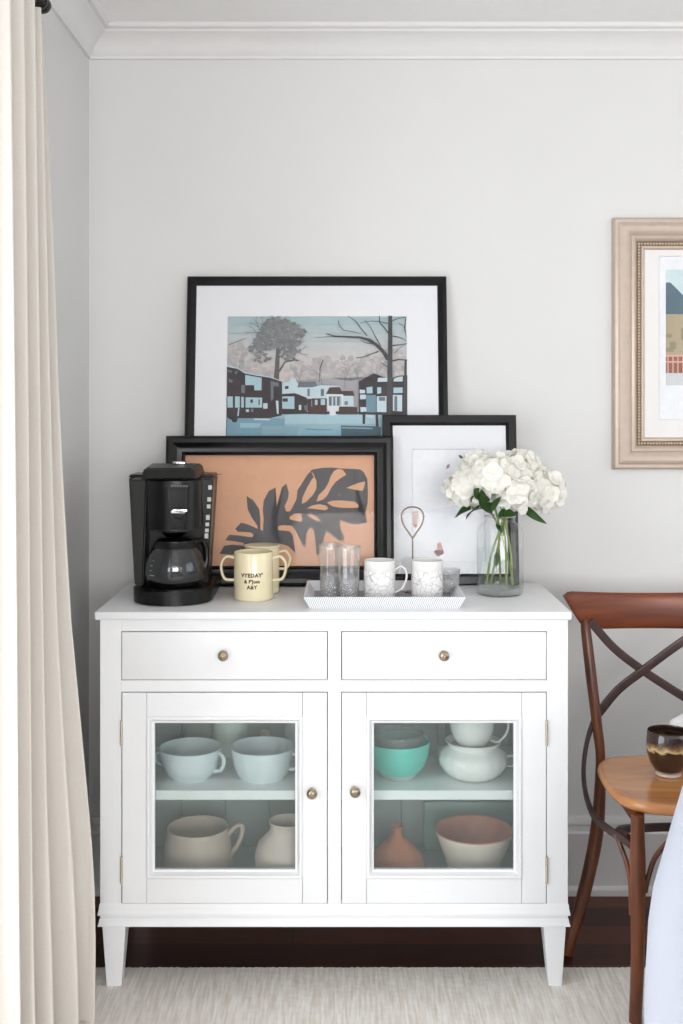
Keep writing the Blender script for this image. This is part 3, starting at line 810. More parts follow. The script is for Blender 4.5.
# left houseboats
LH = [([(35, 385), (110, 400), (155, 430), (230, 445), (330, 460), (410, 490), (412, 720), (330, 740), (110, 740), (100, 770), (70, 765), (68, 735), (35, 735)], D),
      ([(38, 592), (75, 592), (75, 668), (38, 668)], Bl), ([(90, 592), (122, 592), (122, 668), (90, 668)], Bl), ([(132, 595), (150, 595), (150, 668), (132, 668)], Bl),
      ([(160, 445), (272, 465), (270, 550), (222, 550), (220, 515), (160, 515)], Bl), ([(162, 598), (275, 600), (275, 668), (162, 668)], Bl),
      ([(132, 513), (158, 515), (156, 570), (132, 566)], Gy), ([(195, 612), (212, 612), (212, 636), (195, 636)], D), ([(250, 612), (258, 612), (258, 650), (250, 650)], D),
      ([(282, 638), (312, 638), (312, 675), (282, 675)], LB), ([(332, 485), (388, 500), (388, 525), (352, 520), (352, 610), (335, 625)], Gy), ([(368, 620), (386, 622), (388, 710), (376, 712)], LB),
      ([(112, 670), (120, 670), (115, 725), (106, 725)], LB), ([(40, 408), (70, 418), (68, 430), (40, 425)], Gy), ([(85, 430), (110, 410), (100, 445)], Gy), ([(45, 470), (75, 480), (70, 500), (50, 495)], Gy),
      ([(35, 382), (110, 397), (155, 427), (230, 442), (330, 457), (412, 488), (412, 492), (330, 464), (230, 449), (155, 434), (110, 404), (35, 389)], LB),
      ([(165, 680), (185, 680), (185, 698), (165, 698)], LB), ([(198, 675), (216, 675), (216, 698), (198, 698)], Gy),
      ([(220, 742), (330, 745), (330, 755), (220, 752)], LB)]
for pts, m in LH: pl(0, 0, pts, m)
# centre houses
CH = [([(412, 500), (460, 490), (470, 465), (500, 470), (515, 500), (560, 530), (683, 530), (683, 610), (412, 600)], LB), ([(430, 522), (455, 520), (455, 540), (430, 542)], D),
      ([(515, 530), (525, 495), (640, 490), (655, 530)], Gy), ([(405, 575), (500, 570), (580, 600), (580, 710), (420, 715), (408, 700)], D), ([(412, 592), (495, 592), (495, 678), (412, 675)], Bl),
      ([(415, 605), (450, 605), (450, 628), (415, 628)], D), ([(525, 650), (542, 650), (542, 685), (525, 685)], LB), ([(560, 655), (592, 655), (590, 690), (565, 688)], Gy),
      ([(583, 540), (600, 540), (600, 590), (583, 590)], Gy), ([(580, 610), (683, 608), (683, 712), (590, 712)], Br), ([(612, 620), (628, 620), (628, 660), (612, 660)], Bl), ([(650, 612), (664, 612), (664, 660), (650, 660)], Bl)]
for pts, m in CH: pl(0, 0, pts, m)
RH = [([(0, 530), (60, 515), (190, 520), (210, 560), (210, 610), (0, 608)], LB), ([(60, 540), (82, 540), (82, 590), (60, 590)], Gy), ([(0, 605), (100, 605), (100, 715), (0, 712)], Br), ([(20, 615), (38, 615), (38, 650), (20, 650)], Bl), ([(60, 610), (90, 610), (90, 650), (60, 650)], Bl),
      ([(95, 575), (120, 530), (190, 528), (215, 578)], Br), ([(102, 578), (215, 578), (212, 690), (105, 690)], ink(214, 220, 224)), ([(115, 592), (200, 592), (200, 655), (115, 655)], Gy), ([(135, 595), (145, 595), (145, 655), (135, 655)], LB), ([(160, 595), (170, 595), (170, 655), (160, 655)], LB), ([(190, 595), (196, 595), (196, 655), (190, 655)], LB),
      ([(205, 555), (280, 555), (290, 590), (215, 590)], Br), ([(215, 588), (282, 588), (285, 660), (215, 660)], LB), ([(222, 625), (245, 625), (245, 650), (222, 650)], Gy), ([(185, 660), (310, 665), (308, 715), (180, 715)], Br), ([(120, 690), (162, 690), (162, 722), (120, 722)], ink(214, 220, 224)),
      ([(320, 490), (420, 435), (470, 460), (520, 470), (650, 450), (650, 720), (320, 715)], D), ([(452, 465), (515, 465), (515, 492), (446, 492)], LB), ([(560, 462), (620, 455), (618, 490), (556, 490)], LB), ([(372, 530), (412, 525), (414, 570), (374, 572)], Bl), ([(325, 545), (362, 548), (362, 570), (325, 572)], LB),
      ([(328, 580), (368, 580), (368, 610), (328, 612)], LB), ([(370, 582), (437, 582), (437, 700), (370, 700)], ink(110, 142, 158)), ([(330, 665), (370, 665), (372, 695), (332, 698)], LB), ([(445, 530), (472, 530), (472, 570), (445, 575)], Bl), ([(442, 592), (508, 590), (508, 700), (442, 698)], LB), ([(456, 596), (500, 596), (500, 622), (456, 622)], Gy),
      ([(556, 532), (618, 530), (618, 568), (556, 570)], Bl), ([(552, 582), (615, 582), (615, 695), (552, 690)], LB), ([(562, 590), (582, 590), (582, 690), (562, 690)], Gy), ([(345, 700), (365, 700), (362, 780), (345, 780)], D), ([(432, 705), (450, 705), (455, 800), (436, 800)], D), ([(368, 715), (425, 720), (420, 740), (372, 735)], LB),
      ([(198, 790), (420, 795), (470, 800), (470, 870), (200, 865)], ink(78, 100, 112)), ([(205, 800), (415, 806), (415, 815), (205, 810)], ink(130, 160, 170))]
for pts, m in RH: pl(0, 0, pts, m, ox=312)
# bare tree at right
T = ink(72, 72, 76)
def st(pts, a, b): A.stroke([(312 + p[0] / 6.83, 310 + p[1] / 6.83) for p in pts], a, b, T)
st([(534, 42), (534, 200), (532, 400), (530, 720)], 3.8, 5.6)
st([(520, 340), (490, 290), (440, 240), (380, 205), (330, 190), (220, 185), (150, 180), (100, 165)], 4.2, .7)
st([(220, 187), (130, 185), (20, 190)], .9, .3); st([(340, 190), (400, 200), (460, 250)], .8, .5); st([(245, 42), (300, 80), (335, 130), (375, 180)], .7, .9)
st([(460, 42), (462, 90), (500, 130), (522, 160)], .8, 1.2); st([(180, 75), (185, 105), (215, 140), (280, 150), (335, 165)], .8, .4); st([(360, 70), (400, 120), (430, 180), (470, 250)], .5, .9)
st([(300, 330), (360, 320), (410, 300), (455, 285)], .5, 1.2); st([(330, 90), (400, 78), (450, 80), (520, 95)], .4, .9); st([(330, 205), (360, 225), (420, 235)], .4, .9)
st([(550, 75), (590, 60), (650, 50)], 1.0, .5); st([(550, 180), (600, 190), (650, 215)], 1.2, .5); st([(550, 245), (600, 240), (650, 232)], 1.4, .6); st([(550, 350), (590, 340), (650, 345)], 1.8, .8)
st([(550, 470), (590, 455), (650, 450)], 1.2, .8); st([(590, 90), (620, 110), (650, 160)], .6, .4); st([(560, 300), (600, 260), (640, 235)], .5, .4); st([(640, 60), (630, 130), (655, 200)], .9, .5); st([(515, 390), (490, 375), (470, 360)], .9, .4)
st([(640, 340), (636, 500), (632, 720)], 2.0, 3.6)
st([(50, 500), (55, 400), (75, 345)], .4, .8)
A.finish('print', ra)
def pane(root, w, h, rail, y=.0125): obj('glass_pane', B(-w / 2 + rail - .003, w / 2 - rail + .003, -y - .0012, -y, rail - .003, h - rail + .003), M['pane'], root, local=True, smooth=False)
pane(ra, wA, hA, .0245, .0108)

# --- B: white print with thin black frame, right
thB = .018
rb, wB, hB = lean('framed_print', 382.5, 516.5, 415.8, 2.915, tilt, thB, 'narrow black framed pale print leaning behind the white flowers', G)
rb.location.y = 2.9385
picture_frame('frame', rb, wB, hB, [(0, 0), (0, thB - .002), (.002, thB), (.020, thB + .001), (.024, thB - .004), (.0275, thB - .008), (.0275, 0)], M['black'])
obj('backing', B(-wB / 2 + .01, wB / 2 - .01, -.004, -.001, .01, hB - .01), M['black'], rb, local=True, smooth=False)
A = ArtL(rb.location, tilt, .0065)
x0, x1, z0, z1 = mat_board(rb, Art(rb.location, tilt, .0065), wB, hB, .0275, (411.5, 449, 486, 562), M['paper'])
A.poly([(410, 447), (488, 447), (488, 564), (410, 564)], ink(238, 240, 245))
A.poly([(430, 510), (455, 505), (462, 530), (448, 545), (432, 535)], ink(230, 233, 240))
A.poly([(412, 512), (418, 511), (419, 522), (416, 528), (412, 526)], ink(216, 196, 186)); A.poly([(412, 523), (418, 524), (415, 528)], ink(188, 152, 140))  # pinkish reflection behind the wire loop, painted on as flat shapes
A.poly([(437, 544), (440, 541), (442, 545), (443, 551), (437, 551)], ink(196, 158, 158)); A.poly([(433, 551), (437, 550), (443, 550), (444, 553), (438, 557)], ink(130, 88, 96))
A.poly([(447, 465), (450, 464), (449, 468), (446, 469)], ink(170, 130, 140))
A.finish('print', rb); pane(rb, wB, hB, .0275, .0105)

# --- C: orange leaf print, wide moulded frame, in front
thC = .024
rc, wC, hC = lean('framed_print', 165.5, 393.5, 436.8, 2.89, tilt, thC, 'black framed orange print of a dark cut-out leaf, leaning behind the coffee maker', G)
rc.location.y = 2.9175
picture_frame('frame', rc, wC, hC, [(0, 0), (0, thC - .006), (.003, thC - .002), (.008, thC), (.018, thC), (.026, thC - .004), (.034, thC - .007), (.042, thC - .008), (.046, thC - .004), (.0505, thC - .006), (.0505, 0)], M['black'])
obj('backing', B(-wC / 2 + .01, wC / 2 - .01, -.004, -.001, .01, hC - .01), M['black'], rc, local=True, smooth=False)
A = ArtL(rc.location, tilt, .0065)
OR = ink(217, 166, 134); LG = ink(88, 86, 88)
e = .046
A.poly([(-wC / 2 + e, e), (wC / 2 - e, e), (wC / 2 - e, hC - e), (-wC / 2 + e, hC - e)], OR, local=True)
def lp(pts, m, off=0): A.poly([(200 + (p[0] + off) / 6.83, 455 + p[1] / 6.83) for p in pts], m)
leafR = [(0, 385), (20, 350), (45, 300), (50, 240), (75, 205), (110, 145), (150, 100), (215, 88), (280, 85), (350, 92), (430, 95), (480, 98), (505, 120), (528, 165), (532, 250), (530, 330), (515, 395), (485, 393), (470, 390), (462, 405), (490, 430), (528, 460), (480, 470), (430, 475), (390, 462), (340, 440), (300, 412), (325, 455), (350, 520), (370, 560), (365, 582), (340, 585), (300, 560), (250, 515), (215, 470), (222, 560), (218, 610), (190, 685), (180, 680), (180, 590), (165, 520), (140, 490), (115, 465), (110, 540), (105, 630), (90, 625), (70, 580), (45, 530), (20, 490), (0, 480)]
leafL = [(615, 385), (580, 385), (578, 350), (600, 300), (607, 260), (590, 195), (560, 220), (550, 270), (555, 320), (525, 370), (530, 410), (500, 465), (485, 500), (560, 480), (615, 482)]
leafB = [(430, 520), (432, 470), (435, 440), (428, 380), (435, 310), (470, 245), (516, 222), (510, 300), (520, 350), (495, 410), (488, 450), (480, 510), (560, 515), (610, 520), (635, 550), (640, 600), (655, 670), (600, 620), (540, 605), (480, 640), (300, 640), (300, 602), (365, 590), (375, 560), (400, 500)]
leafC = [(318, 280), (365, 310), (405, 370), (412, 430), (412, 520), (395, 515), (390, 480), (355, 430), (325, 370)]
leafD = [(280, 462), (330, 475), (385, 500), (430, 520), (380, 560), (350, 530), (300, 525), (260, 525), (240, 505)]
leafE = [(200, 545), (270, 550), (340, 560), (400, 560), (400, 605), (300, 600), (240, 590), (172, 582)]
leafF = [(165, 620), (220, 612), (300, 620), (300, 660), (220, 680), (133, 675)]
leafG = [(640, 470), (615, 480), (640, 500), (620, 540), (640, 600), (655, 670), (640, 655), (618, 625), (625, 560), (605, 500)]
lp(leafR, LG, 615)
for q in (leafL, leafB, leafC, leafD, leafE, leafF): lp(q, LG)
lp([(0, 530), (12, 545), (22, 600), (42, 670), (20, 655), (5, 620)], LG, 615)
holes = [[(150, 165), (165, 150), (180, 175), (180, 230), (155, 275), (110, 320), (80, 335), (85, 290), (115, 225)], [(150, 115), (170, 150), (165, 155), (148, 122)],
         [(300, 110), (330, 95), (360, 100), (385, 135), (350, 155), (310, 185), (280, 225), (255, 275), (225, 305), (180, 318), (195, 275), (240, 230), (265, 185), (275, 150)],
         [(385, 225), (430, 205), (470, 190), (512, 180), (508, 215), (495, 245), (450, 238)], [(250, 325), (290, 312), (350, 310), (440, 318), (468, 340), (465, 360), (400, 362), (340, 360), (290, 350)],
         [(115, 365), (150, 345), (200, 335), (245, 345), (262, 365), (240, 378), (180, 370), (140, 365)], [(115, 405), (150, 402), (190, 425), (215, 455), (180, 448), (140, 430)], [(-5, 425), (30, 400), (75, 400), (85, 455), (40, 450), (0, 440)]]
for q in holes: lp(q, OR, 615)
for (a, b) in ((335, 272), (345, 403)): lp([(a - 4, b), (a, b - 5), (a + 5, b), (a, b + 5)], ink(190, 180, 172), 615)
# brown letter-like marks along the foot of the print
bmx = text_bm('I.TVLT.V.I. [ 1 L .TVI', .014, spacing=1.25)
lx, lz = A.loc(318, 569); A.layer += 1
mi = A.mi(ink(132, 88, 66)); vm = {}
for f in bmx.faces:
    vs = [A.bm.verts.new((v.co.x + lx, -(A.depth + A.layer * .000012), v.co.y * .9 + lz)) for v in f.verts]
    A.bm.faces.new(vs).material_index = mi
bmx.free()
A.finish('print', rc); pane(rc, wC, hC, .0505, .0105)

# --- D: champagne frame hung at right
rd = thing('framed_print', (X(705, 3.06), WY, Z(469.6, 3.045)), 'champagne moulded frame with beaded edge hanging on the right wall area', 'picture')
rd['label'] = 'champagne frame with beaded inner edge hanging above the chair'
Yd = 3.045
wD = X(798, Yd) - X(612, Yd); hD = Z(217, Yd) - Z(469.6, Yd)
s = Yd / F
picture_frame('frame', rd, wD, hD, [(0, 0), (0, .014), (2 * s, .020), (5 * s, .021), (6.5 * s, .024), (9 * s, .026), (12 * s, .025), (16 * s, .021), (17.5 * s, .018), (18.5 * s, .021), (21 * s, .0225), (23 * s, .019), (24.2 * s, .013), (28 * s, .013), (28.8 * s, .0165), (30.5 * s, .0165), (32 * s, .012), (32 * s, 0)], M['champagne'])
# beading
bm = bmesh.new()
ins = 26.2 * s; stp = .0080
def bead_at(x, z): 
    bmesh.ops.create_uvsphere(bm, u_segments=6, v_segments=5, radius=.0037, matrix=Matrix.Translation((x, -.0150, z)))
nx_ = int((wD - 2 * ins) / stp); nz_ = int((hD - 2 * ins) / stp)
for i in range(nx_ + 1):
    x = -wD / 2 + ins + i * (wD - 2 * ins) / nx_
    bead_at(x, ins); bead_at(x, hD - ins)
for i in range(1, nz_):
    z = ins + i * (hD - 2 * ins) / nz_
    bead_at(-wD / 2 + ins, z); bead_at(wD / 2 - ins, z)
bd = obj('beading', bm, M['champ_dark'], rd, local=True)
bd['label'] = 'bronze row of beads'
bch = picture_frame('bead_channel', rd, wD, hD, [(24.0 * s, .010), (24.0 * s, .0145), (28.2 * s, .0145), (28.2 * s, .010)], mat('dark_bronze', rgb(112, 92, 72), .5))
obj('backing', B(-wD / 2 + .01, wD / 2 - .01, -.003, -.001, .01, hD - .01), M['paper'], rd, local=True, smooth=False)
A = ArtL((rd.location.x, rd.location.y, rd.location.z), 0, .0065)
mat_board(rd, Art(rd.location, 0, .0065), wD, hD, 32 * s, (658.5, 256, 751.5, 420), M['paper_warm'])
A.poly([(657, 254), (753, 254), (753, 422), (657, 422)], ink(236, 237, 241))
def dp(pts, c): A.poly([(640 + p[0] / 6.4, 240 + p[1] / 6.4) for p in pts], ink(*c))
dp([(165, 190), (560, 190), (560, 930), (165, 930)], (206, 224, 229))
dp([(165, 272), (195, 272), (275, 352), (380, 470), (380, 475), (165, 475)], (90, 112, 126))
dp([(165, 475), (560, 475), (560, 735), (165, 735)], (176, 162, 136))
for (a, b, c, d_) in ((165, 600, 205, 625), (262, 565, 300, 640), (190, 650, 230, 700), (165, 690, 215, 715)): dp([(a, b), (c, b), (c, d_), (a, d_)], (150, 140, 116))
dp([(165, 735), (560, 735), (560, 852), (165, 852)], (150, 96, 84))
for k in range(12): dp([(175 + k * 32, 735), (183 + k * 32, 735), (183 + k * 32, 852), (175 + k * 32, 852)], (214, 170, 156))
dp([(165, 735), (560, 728), (560, 742), (165, 748)], (214, 170, 156)); dp([(165, 775), (560, 775), (560, 785), (165, 785)], (214, 170, 156))
dp([(165, 852), (560, 852), (560, 930), (165, 930)], (205, 208, 212))
A.finish('print', rd); pane(rd, wD, hD, 32 * s, .0112)

# ---------------------------------------------------------------- coffee maker
def coffee():
    z0 = zt1
    cx = X(172, 2.68); r = thing('coffee_maker', (cx, 2.72, z0), 'black drip coffee maker at the left end of the sideboard', 'coffee maker')
    P = M['plastic']; PM = M['plastic_matte']; GB = M['gloss_black']
    # base: rounded front
    def dplan(hw, yb, yf, rfront, n=20):
        pts = [(cx + hw, yb), (cx - hw, yb)]
        for k in range(n + 1):
            a = PI + PI * k / n
            pts.append((cx + hw * math.cos(a) * (1 if abs(math.cos(a)) < .999 else 1), yf + rfront + rfront * math.sin(a)))
        return pts
    bm = prism(bmesh.new(), dplan(.0935, 2.86, 2.613, .085), z0 + .004, z0 + .034, 'z', bev=.004)
    prism(bm, dplan(.088, 2.855, 2.622, .08), z0, z0 + .0045, 'z')
    obj('base', bm, P, r)
    obj('warming_plate', lathe(bmesh.new(), [(0, 0), (.066, 0), (.066, .003), (.060, .005), (0, .005)], (X(175, 2.69), 2.69, z0 + .034)), GB, r)
    # rear column / water tank, slightly wider at the top
    Yc = 2.765
    def colm(pa, pb, qa, qb, ya, yb, zt_, zb_):
        bm = bmesh.new()
        t = [(X(pa, ya), ya), (X(pb, ya), ya), (X(pb, ya), yb), (X(pa, ya), yb)]; b = [(X(qa, ya), ya), (X(qb, ya), ya), (X(qb, ya), yb), (X(qa, ya), yb)]
        A_ = [bm.verts.new((p[0], p[1], zt_)) for p in t]; B_ = [bm.verts.new((p[0], p[1], zb_)) for p in b]
        bm.faces.new(A_); bm.faces.new(B_)
        for k in range(4): bm.faces.new((A_[k], A_[(k + 1) % 4], B_[(k + 1) % 4], B_[k]))
        bmesh.ops.bevel(bm, geom=list(bm.edges), offset=.004, segments=3, affect='EDGES')
        return bm
    ztop = Z(477, Yc)
    obj('water_tank', colm(128.5, 213.5, 134, 207, Yc, 2.86, ztop, z0 + .034), PM, r)
    obj('tank_rim', colm(128, 214, 128.3, 213.7, Yc - .004, 2.862, ztop + .006, ztop - .004), P, r)
    # side cheeks framing the carafe
    # left cheek matches the tank, right cheek carries the markings
    obj('side_cheek', colm(129, 147, 134.5, 143, 2.70, Yc + .01, ztop - .001, z0 + .034), PM, r)
    ck = obj('control_panel', colm(200, 213.5, 204, 207.5, 2.735, Yc + .01, ztop - .001, z0 + .034), P, r)
    for (py, hh) in ((487.5, 4.4), (499.5, 4.4), (506.5, 4), (517.5, 5), (524.5, 3.6), (530.5, 3.6), (536, 5)):
        px = 210.5 - (py - 487) * .075
        obj('button', B(X(px - 2.3, 2.733), X(px + 1.4, 2.733), 2.7335, 2.7365, Z(py + hh / 2, 2.733), Z(py - hh / 2, 2.733), bev=.0006, seg=1), M['label_white'], ck)
    # brew head: rounded drum in front
    zh0, zh1 = Z(530, 2.66), ztop - .002
    bm = bmesh.new(); hx = X(173, 2.68); hw = .063
    pts = [(hx + hw, Yc + .01), (hx - hw, Yc + .01)] + [(hx + hw * math.cos(PI + PI * k / 24), 2.688 + .045 * math.sin(PI + PI * k / 24)) for k in range(25)]
    prism(bm, pts, zh0, zh1, 'z', bev=.004)
    hd = obj('brew_head', bm, P, r)
    obj('filter_cone', lathe(bmesh.new(), [(0, 0), (.020, 0), (.035, .010), (.052, .014), (.052, .022), (0, .022)], (hx, 2.695, zh0 - .018)), GB, r)
    # vertical front panel with the badge
    yf = 2.6425
    fx = X(178, yf)
    bm = prism(bmesh.new(), [(fx - .026, zh1 - .012), (fx + .026, zh1 - .012), (fx + .021, zh1 - .05), (fx + .016, zh0 + .003), (fx - .016, zh0 + .003), (fx - .021, zh1 - .05)], yf - .003, yf + .012, 'y', bev=.0015)
    fp = obj('front_panel', bm, GB, r)
    by = yf - .0035
    bm = lathe(bmesh.new(), [(0, .003), (.012, .0025), (.0145, 0), (0, 0)], seg=28)
    bmesh.ops.rotate(bm, verts=bm.verts, cent=(0, 0, 0), matrix=Matrix.Rotation(R(90), 3, 'X')); bmesh.ops.translate(bm, verts=bm.verts, vec=(X(179, by), by + .0005, Z(513, by)))
    obj('badge', bm, P, fp)
    bm = prism(bmesh.new(), [(X(170.5, by), Z(511.5, by)), (X(174, by), Z(509, by)), (X(187, by), Z(509.5, by)), (X(187.5, by), Z(511, by)), (X(184, by), Z(513.4, by)), (X(172, by), Z(513, by))], by - .005, by - .001, 'y', bev=.0005)
    obj('chrome_badge_bar', bm, M['chrome'], fp)
    bt = text_bm('Mainstar', .0055, spacing=1.05)
    bmesh.ops.rotate(bt, verts=bt.verts, cent=(0, 0, 0), matrix=Matrix.Rotation(R(90), 3, 'X')); bmesh.ops.translate(bt, verts=bt.verts, vec=(X(179, by), by - .0055, Z(511.2, by)))
    obj('badge_lettering', bt, M['ink'], fp, smooth=False)
    bt = text_bm('BREW STOP', .0048, spacing=1.1)
    bmesh.ops.rotate(bt, verts=bt.verts, cent=(0, 0, 0), matrix=Matrix.Rotation(R(90), 3, 'X')); bmesh.ops.translate(bt, verts=bt.verts, vec=(X(179, yf), yf - .0036, Z(486, yf)))
    bt.free()
    bm = bmesh.new()
    for px in (172, 175, 178, 181, 184, 187): box(bm, X(px - 1.1, yf), X(px + 1.1, yf), yf - .0036, yf - .0028, Z(487, yf), Z(485, yf))
    obj('panel_markings', bm, mat('grey_marking', rgb(96, 96, 98), .5), fp)
    # lid with raised front rim
    Yl = 2.70
    bm = bmesh.new()
    top = [(X(147, Yl), 2.665), (X(194, Yl), 2.665), (X(197, Yl), 2.80), (X(144, Yl), 2.80)]
    bot = [(X(143.5, Yl), 2.652), (X(199, Yl), 2.652), (X(199, Yl), 2.82), (X(142, Yl), 2.82)]
    za = Z(464.5, 2.74)
    a = [bm.verts.new((p[0], p[1], za if i > 1 else za - .004)) for i, p in enumerate(top)]; b = [bm.verts.new((p[0], p[1], ztop + .002)) for p in bot]
    bm.faces.new(a); bm.faces.new(b)
    for k in range(4): bm.faces.new((a[k], a[(k + 1) % 4], b[(k + 1) % 4], b[k]))
    bmesh.ops.bevel(bm, geom=list(bm.edges), offset=.004, segments=3, affect='EDGES')
    ld = obj('lid', bm, PM, r)
    obj('lid_latch', B(X(170, Yl), X(182, Yl), 2.74, 2.775, za - .001, za + .007, bev=.001), M['chrome'], ld)
    # glass carafe
    c = thing('carafe', (X(175, 2.69), 2.69, z0 + .0392), 'round glass coffee carafe on the hot plate of the coffee maker', 'carafe')
    pr = [(0, 0), (.052, 0), (.060, .003), (.068, .014), (.0715, .032), (.070, .054), (.062, .076), (.051, .092), (.046, .098)]
    pr2 = [(r_ - .002, max(h_, .0025)) for r_, h_ in reversed(pr[1:])] + [(0, .0025)]
    obj('glass_body', lathe(bmesh.new(), pr + pr2, seg=56), M['carafe'], c, local=True, angle=60)
    obj('collar', lathe(bmesh.new(), [(.0465, .092), (.052, .089), (.053, .092), (.048, .102), (.0475, .106), (.044, .106), (.044, .095), (.0465, .092)], seg=48), P, c, local=True)
    obj('carafe_lid', lathe(bmesh.new(), [(0, .100), (.0435, .100), (.0435, .107), (.036, .112), (.016, .113), (0, .113)], seg=40), GB, c, local=True)
    bm = bmesh.new()
    for i in range(5): box(bm, -.046 + 0, -.046 + .008, -.0475 - .0, -.0469, .024 + i * .008, .0248 + i * .008)
    bm.free()
    # printed cup marks follow the curved glass
    bm = bmesh.new()
    for i in range(4):
        h_ = .030 + i * .011; rr = .0718 if i < 2 else (.0695 if i == 2 else .0640)
        rr += .0012
        for k in range(4):
            a0 = R(225 + k * 3.2); a1 = R(225 + (k + 1) * 3.2)
            if i and k > 1: continue
            v = [bm.verts.new((rr * math.cos(q), rr * math.sin(q), h)) for q, h in ((a0, h_), (a1, h_), (a1, h_ + .001), (a0, h_ + .001))]
            bm.faces.new(v)
    obj('cup_marks', bm, M['label_white'], c, local=True, smooth=False)
    # pale handle-side reflection comes from the window; handle points to the back right
    hp = [(.040, .024, .098), (.056, .036, .100), (.066, .042, .085), (.068, .043, .055), (.062, .039, .030)]
    obj('handle', sweep(bmesh.new(), catmull(hp, 5), .006, .009, ref=(-.8, 1, 0), seg=10), P, c, local=True)
    # thin red-brown wire sticking out by the tank
    obj('wire', sweep(bmesh.new(), catmull([W(212, 477, 2.80), W(216, 475, 2.80), W(221.5, 474, 2.80)], 4), .0009, seg=6), mat('red_brown_wire', rgb(120, 60, 50), .5), r)
coffee()

# ---------------------------------------------------------------- cream mugs
def wrap_text(s, size, rr, zc, ang=-PI / 2, spacing=1.0, off=.0006):
    bt = text_bm(s, size, offset=off, spacing=spacing)
    bmesh.ops.subdivide_edges(bt, edges=[e for e in bt.edges if e.calc_length() > .004], cuts=1)
    for v in bt.verts:
        a = ang + v.co.x / rr; v.co = Vector((rr * math.cos(a), rr * math.sin(a), zc + v.co.y))
    return bt
def mug_prof(r, h, th=.0035, foot=.004):
    return [(0, .002), (r - .007, .002), (r - .006, 0), (r - .004, 0), (r - .0005, .003), (r, .006), (r, h - .003), (r - .001, h - .0005), (r - .002, h), (r - th, h - .002), (r - th, .012), (r - th - .005, .006), (0, .005)]
def ear(r, h, s, y=0.0, lo=.30, hi=.86, out=.026):
    return [(s * (r - .002), y, h * hi), (s * (r + out * .6), y, h * (hi + .03)), (s * (r + out), y, h * (hi - .10)), (s * (r + out), y, h * (lo + .18)), (s * (r + out * .7), y, h * (lo + .02)), (s * (r - .002), y, h * lo)]
Ym = 2.722
m1 = thing('mug', (X(253.5, Ym), Ym, zt1), 'cream two-handled mug with dark lettering, in front of its pair', 'mug')
rM, hM = .0468, .1145
obj('body', lathe(bmesh.new(), mug_prof(rM, hM), seg=56), M['cream'], m1, local=True)
for sgn in (-1, 1): obj('handle', sweep(bmesh.new(), catmull(ear(rM, hM, sgn, lo=.40, hi=.86, out=.030), 6), .0035, .006, ref=(0, 1, 0), seg=12), M['cream'], m1, local=True)
bt = wrap_text("VYEDAY'", .0125, rM + .0004, .0625, spacing=1.12)
o_ = wrap_text("& F'Jom", .0110, rM + .0004, .0480, spacing=1.1)
t3 = wrap_text("A&Y", .0120, rM + .0004, .0345, spacing=1.1)
for other in (o_, t3):
    tmp = bpy.data.meshes.new('tmp'); other.to_mesh(tmp); bt.from_mesh(tmp); other.free(); bpy.data.meshes.remove(tmp)
obj('lettering', bt, M['ink'], m1, local=True, smooth=False)
Y2 = 2.818
m2 = thing('mug', (X(262, Y2), Y2, zt1), 'cream lidded mug standing behind the lettered mug', 'mug')
obj('body', lathe(bmesh.new(), mug_prof(.043, .113), seg=56), M['cream'], m2, local=True)
obj('handle', sweep(bmesh.new(), catmull(ear(.043, .113, 1, lo=.52, hi=.88, out=.026), 6), .0035, .006, ref=(0, 1, 0), seg=12), M['cream'], m2, local=True)
obj('handle', sweep(bmesh.new(), catmull(ear(.043, .113, -1, lo=.52, hi=.88, out=.018), 6), .0035, .006, ref=(0, 1, 0), seg=12), M['cream'], m2, local=True)
obj('lid', lathe(bmesh.new(), [(0, .1135), (.044, .1135), (.0455, .1155), (.044, .1185), (.03, .120), (0, .1205)], seg=48), M['cream'], m2, local=True)

# ---------------------------------------------------------------- tray and what stands on it
tx0, tx1, ty0, ty1 = X(303, 2.575), X(466.5, 2.575), 2.575, 2.822
tray = thing('tray', ((tx0 + tx1) / 2, 2.70, zt1), 'white woven rectangular tray with flared sides holding mugs and glasses', 'tray')
bm = bmesh.new()
hT = .029; fl = .015
def ring(dx, z): return [bm.verts.new(p) for p in ((tx0 + dx, ty0 + dx, z), (tx1 - dx, ty0 + dx, z), (tx1 - dx, ty1 - dx, z), (tx0 + dx, ty1 - dx, z))]
rs = [ring(fl + .001, zt1), ring(fl, zt1 + .001), ring(.001, zt1 + hT - .001), ring(.0015, zt1 + hT), ring(.006, zt1 + hT), ring(.007, zt1 + hT - .001), ring(fl + .004, zt1 + .006)]
bm.faces.new(rs[0]); bm.faces.new(rs[-1])
for a, b in zip(rs, rs[1:]):
    for k in range(4): bm.faces.new((a[k], a[(k + 1) % 4], b[(k + 1) % 4], b[k]))
obj('body', bm, M['weave'], tray, smooth=False)
e = fl + .006
obj('liner', B(tx0 + e, tx1 - e, ty0 + e, ty1 - e, zt1 + .0055, zt1 + .0068), mat('grey_liner', rgb(150, 150, 156), .7, var=.25, scale=160), tray, smooth=False)
zr = zt1 + .0070
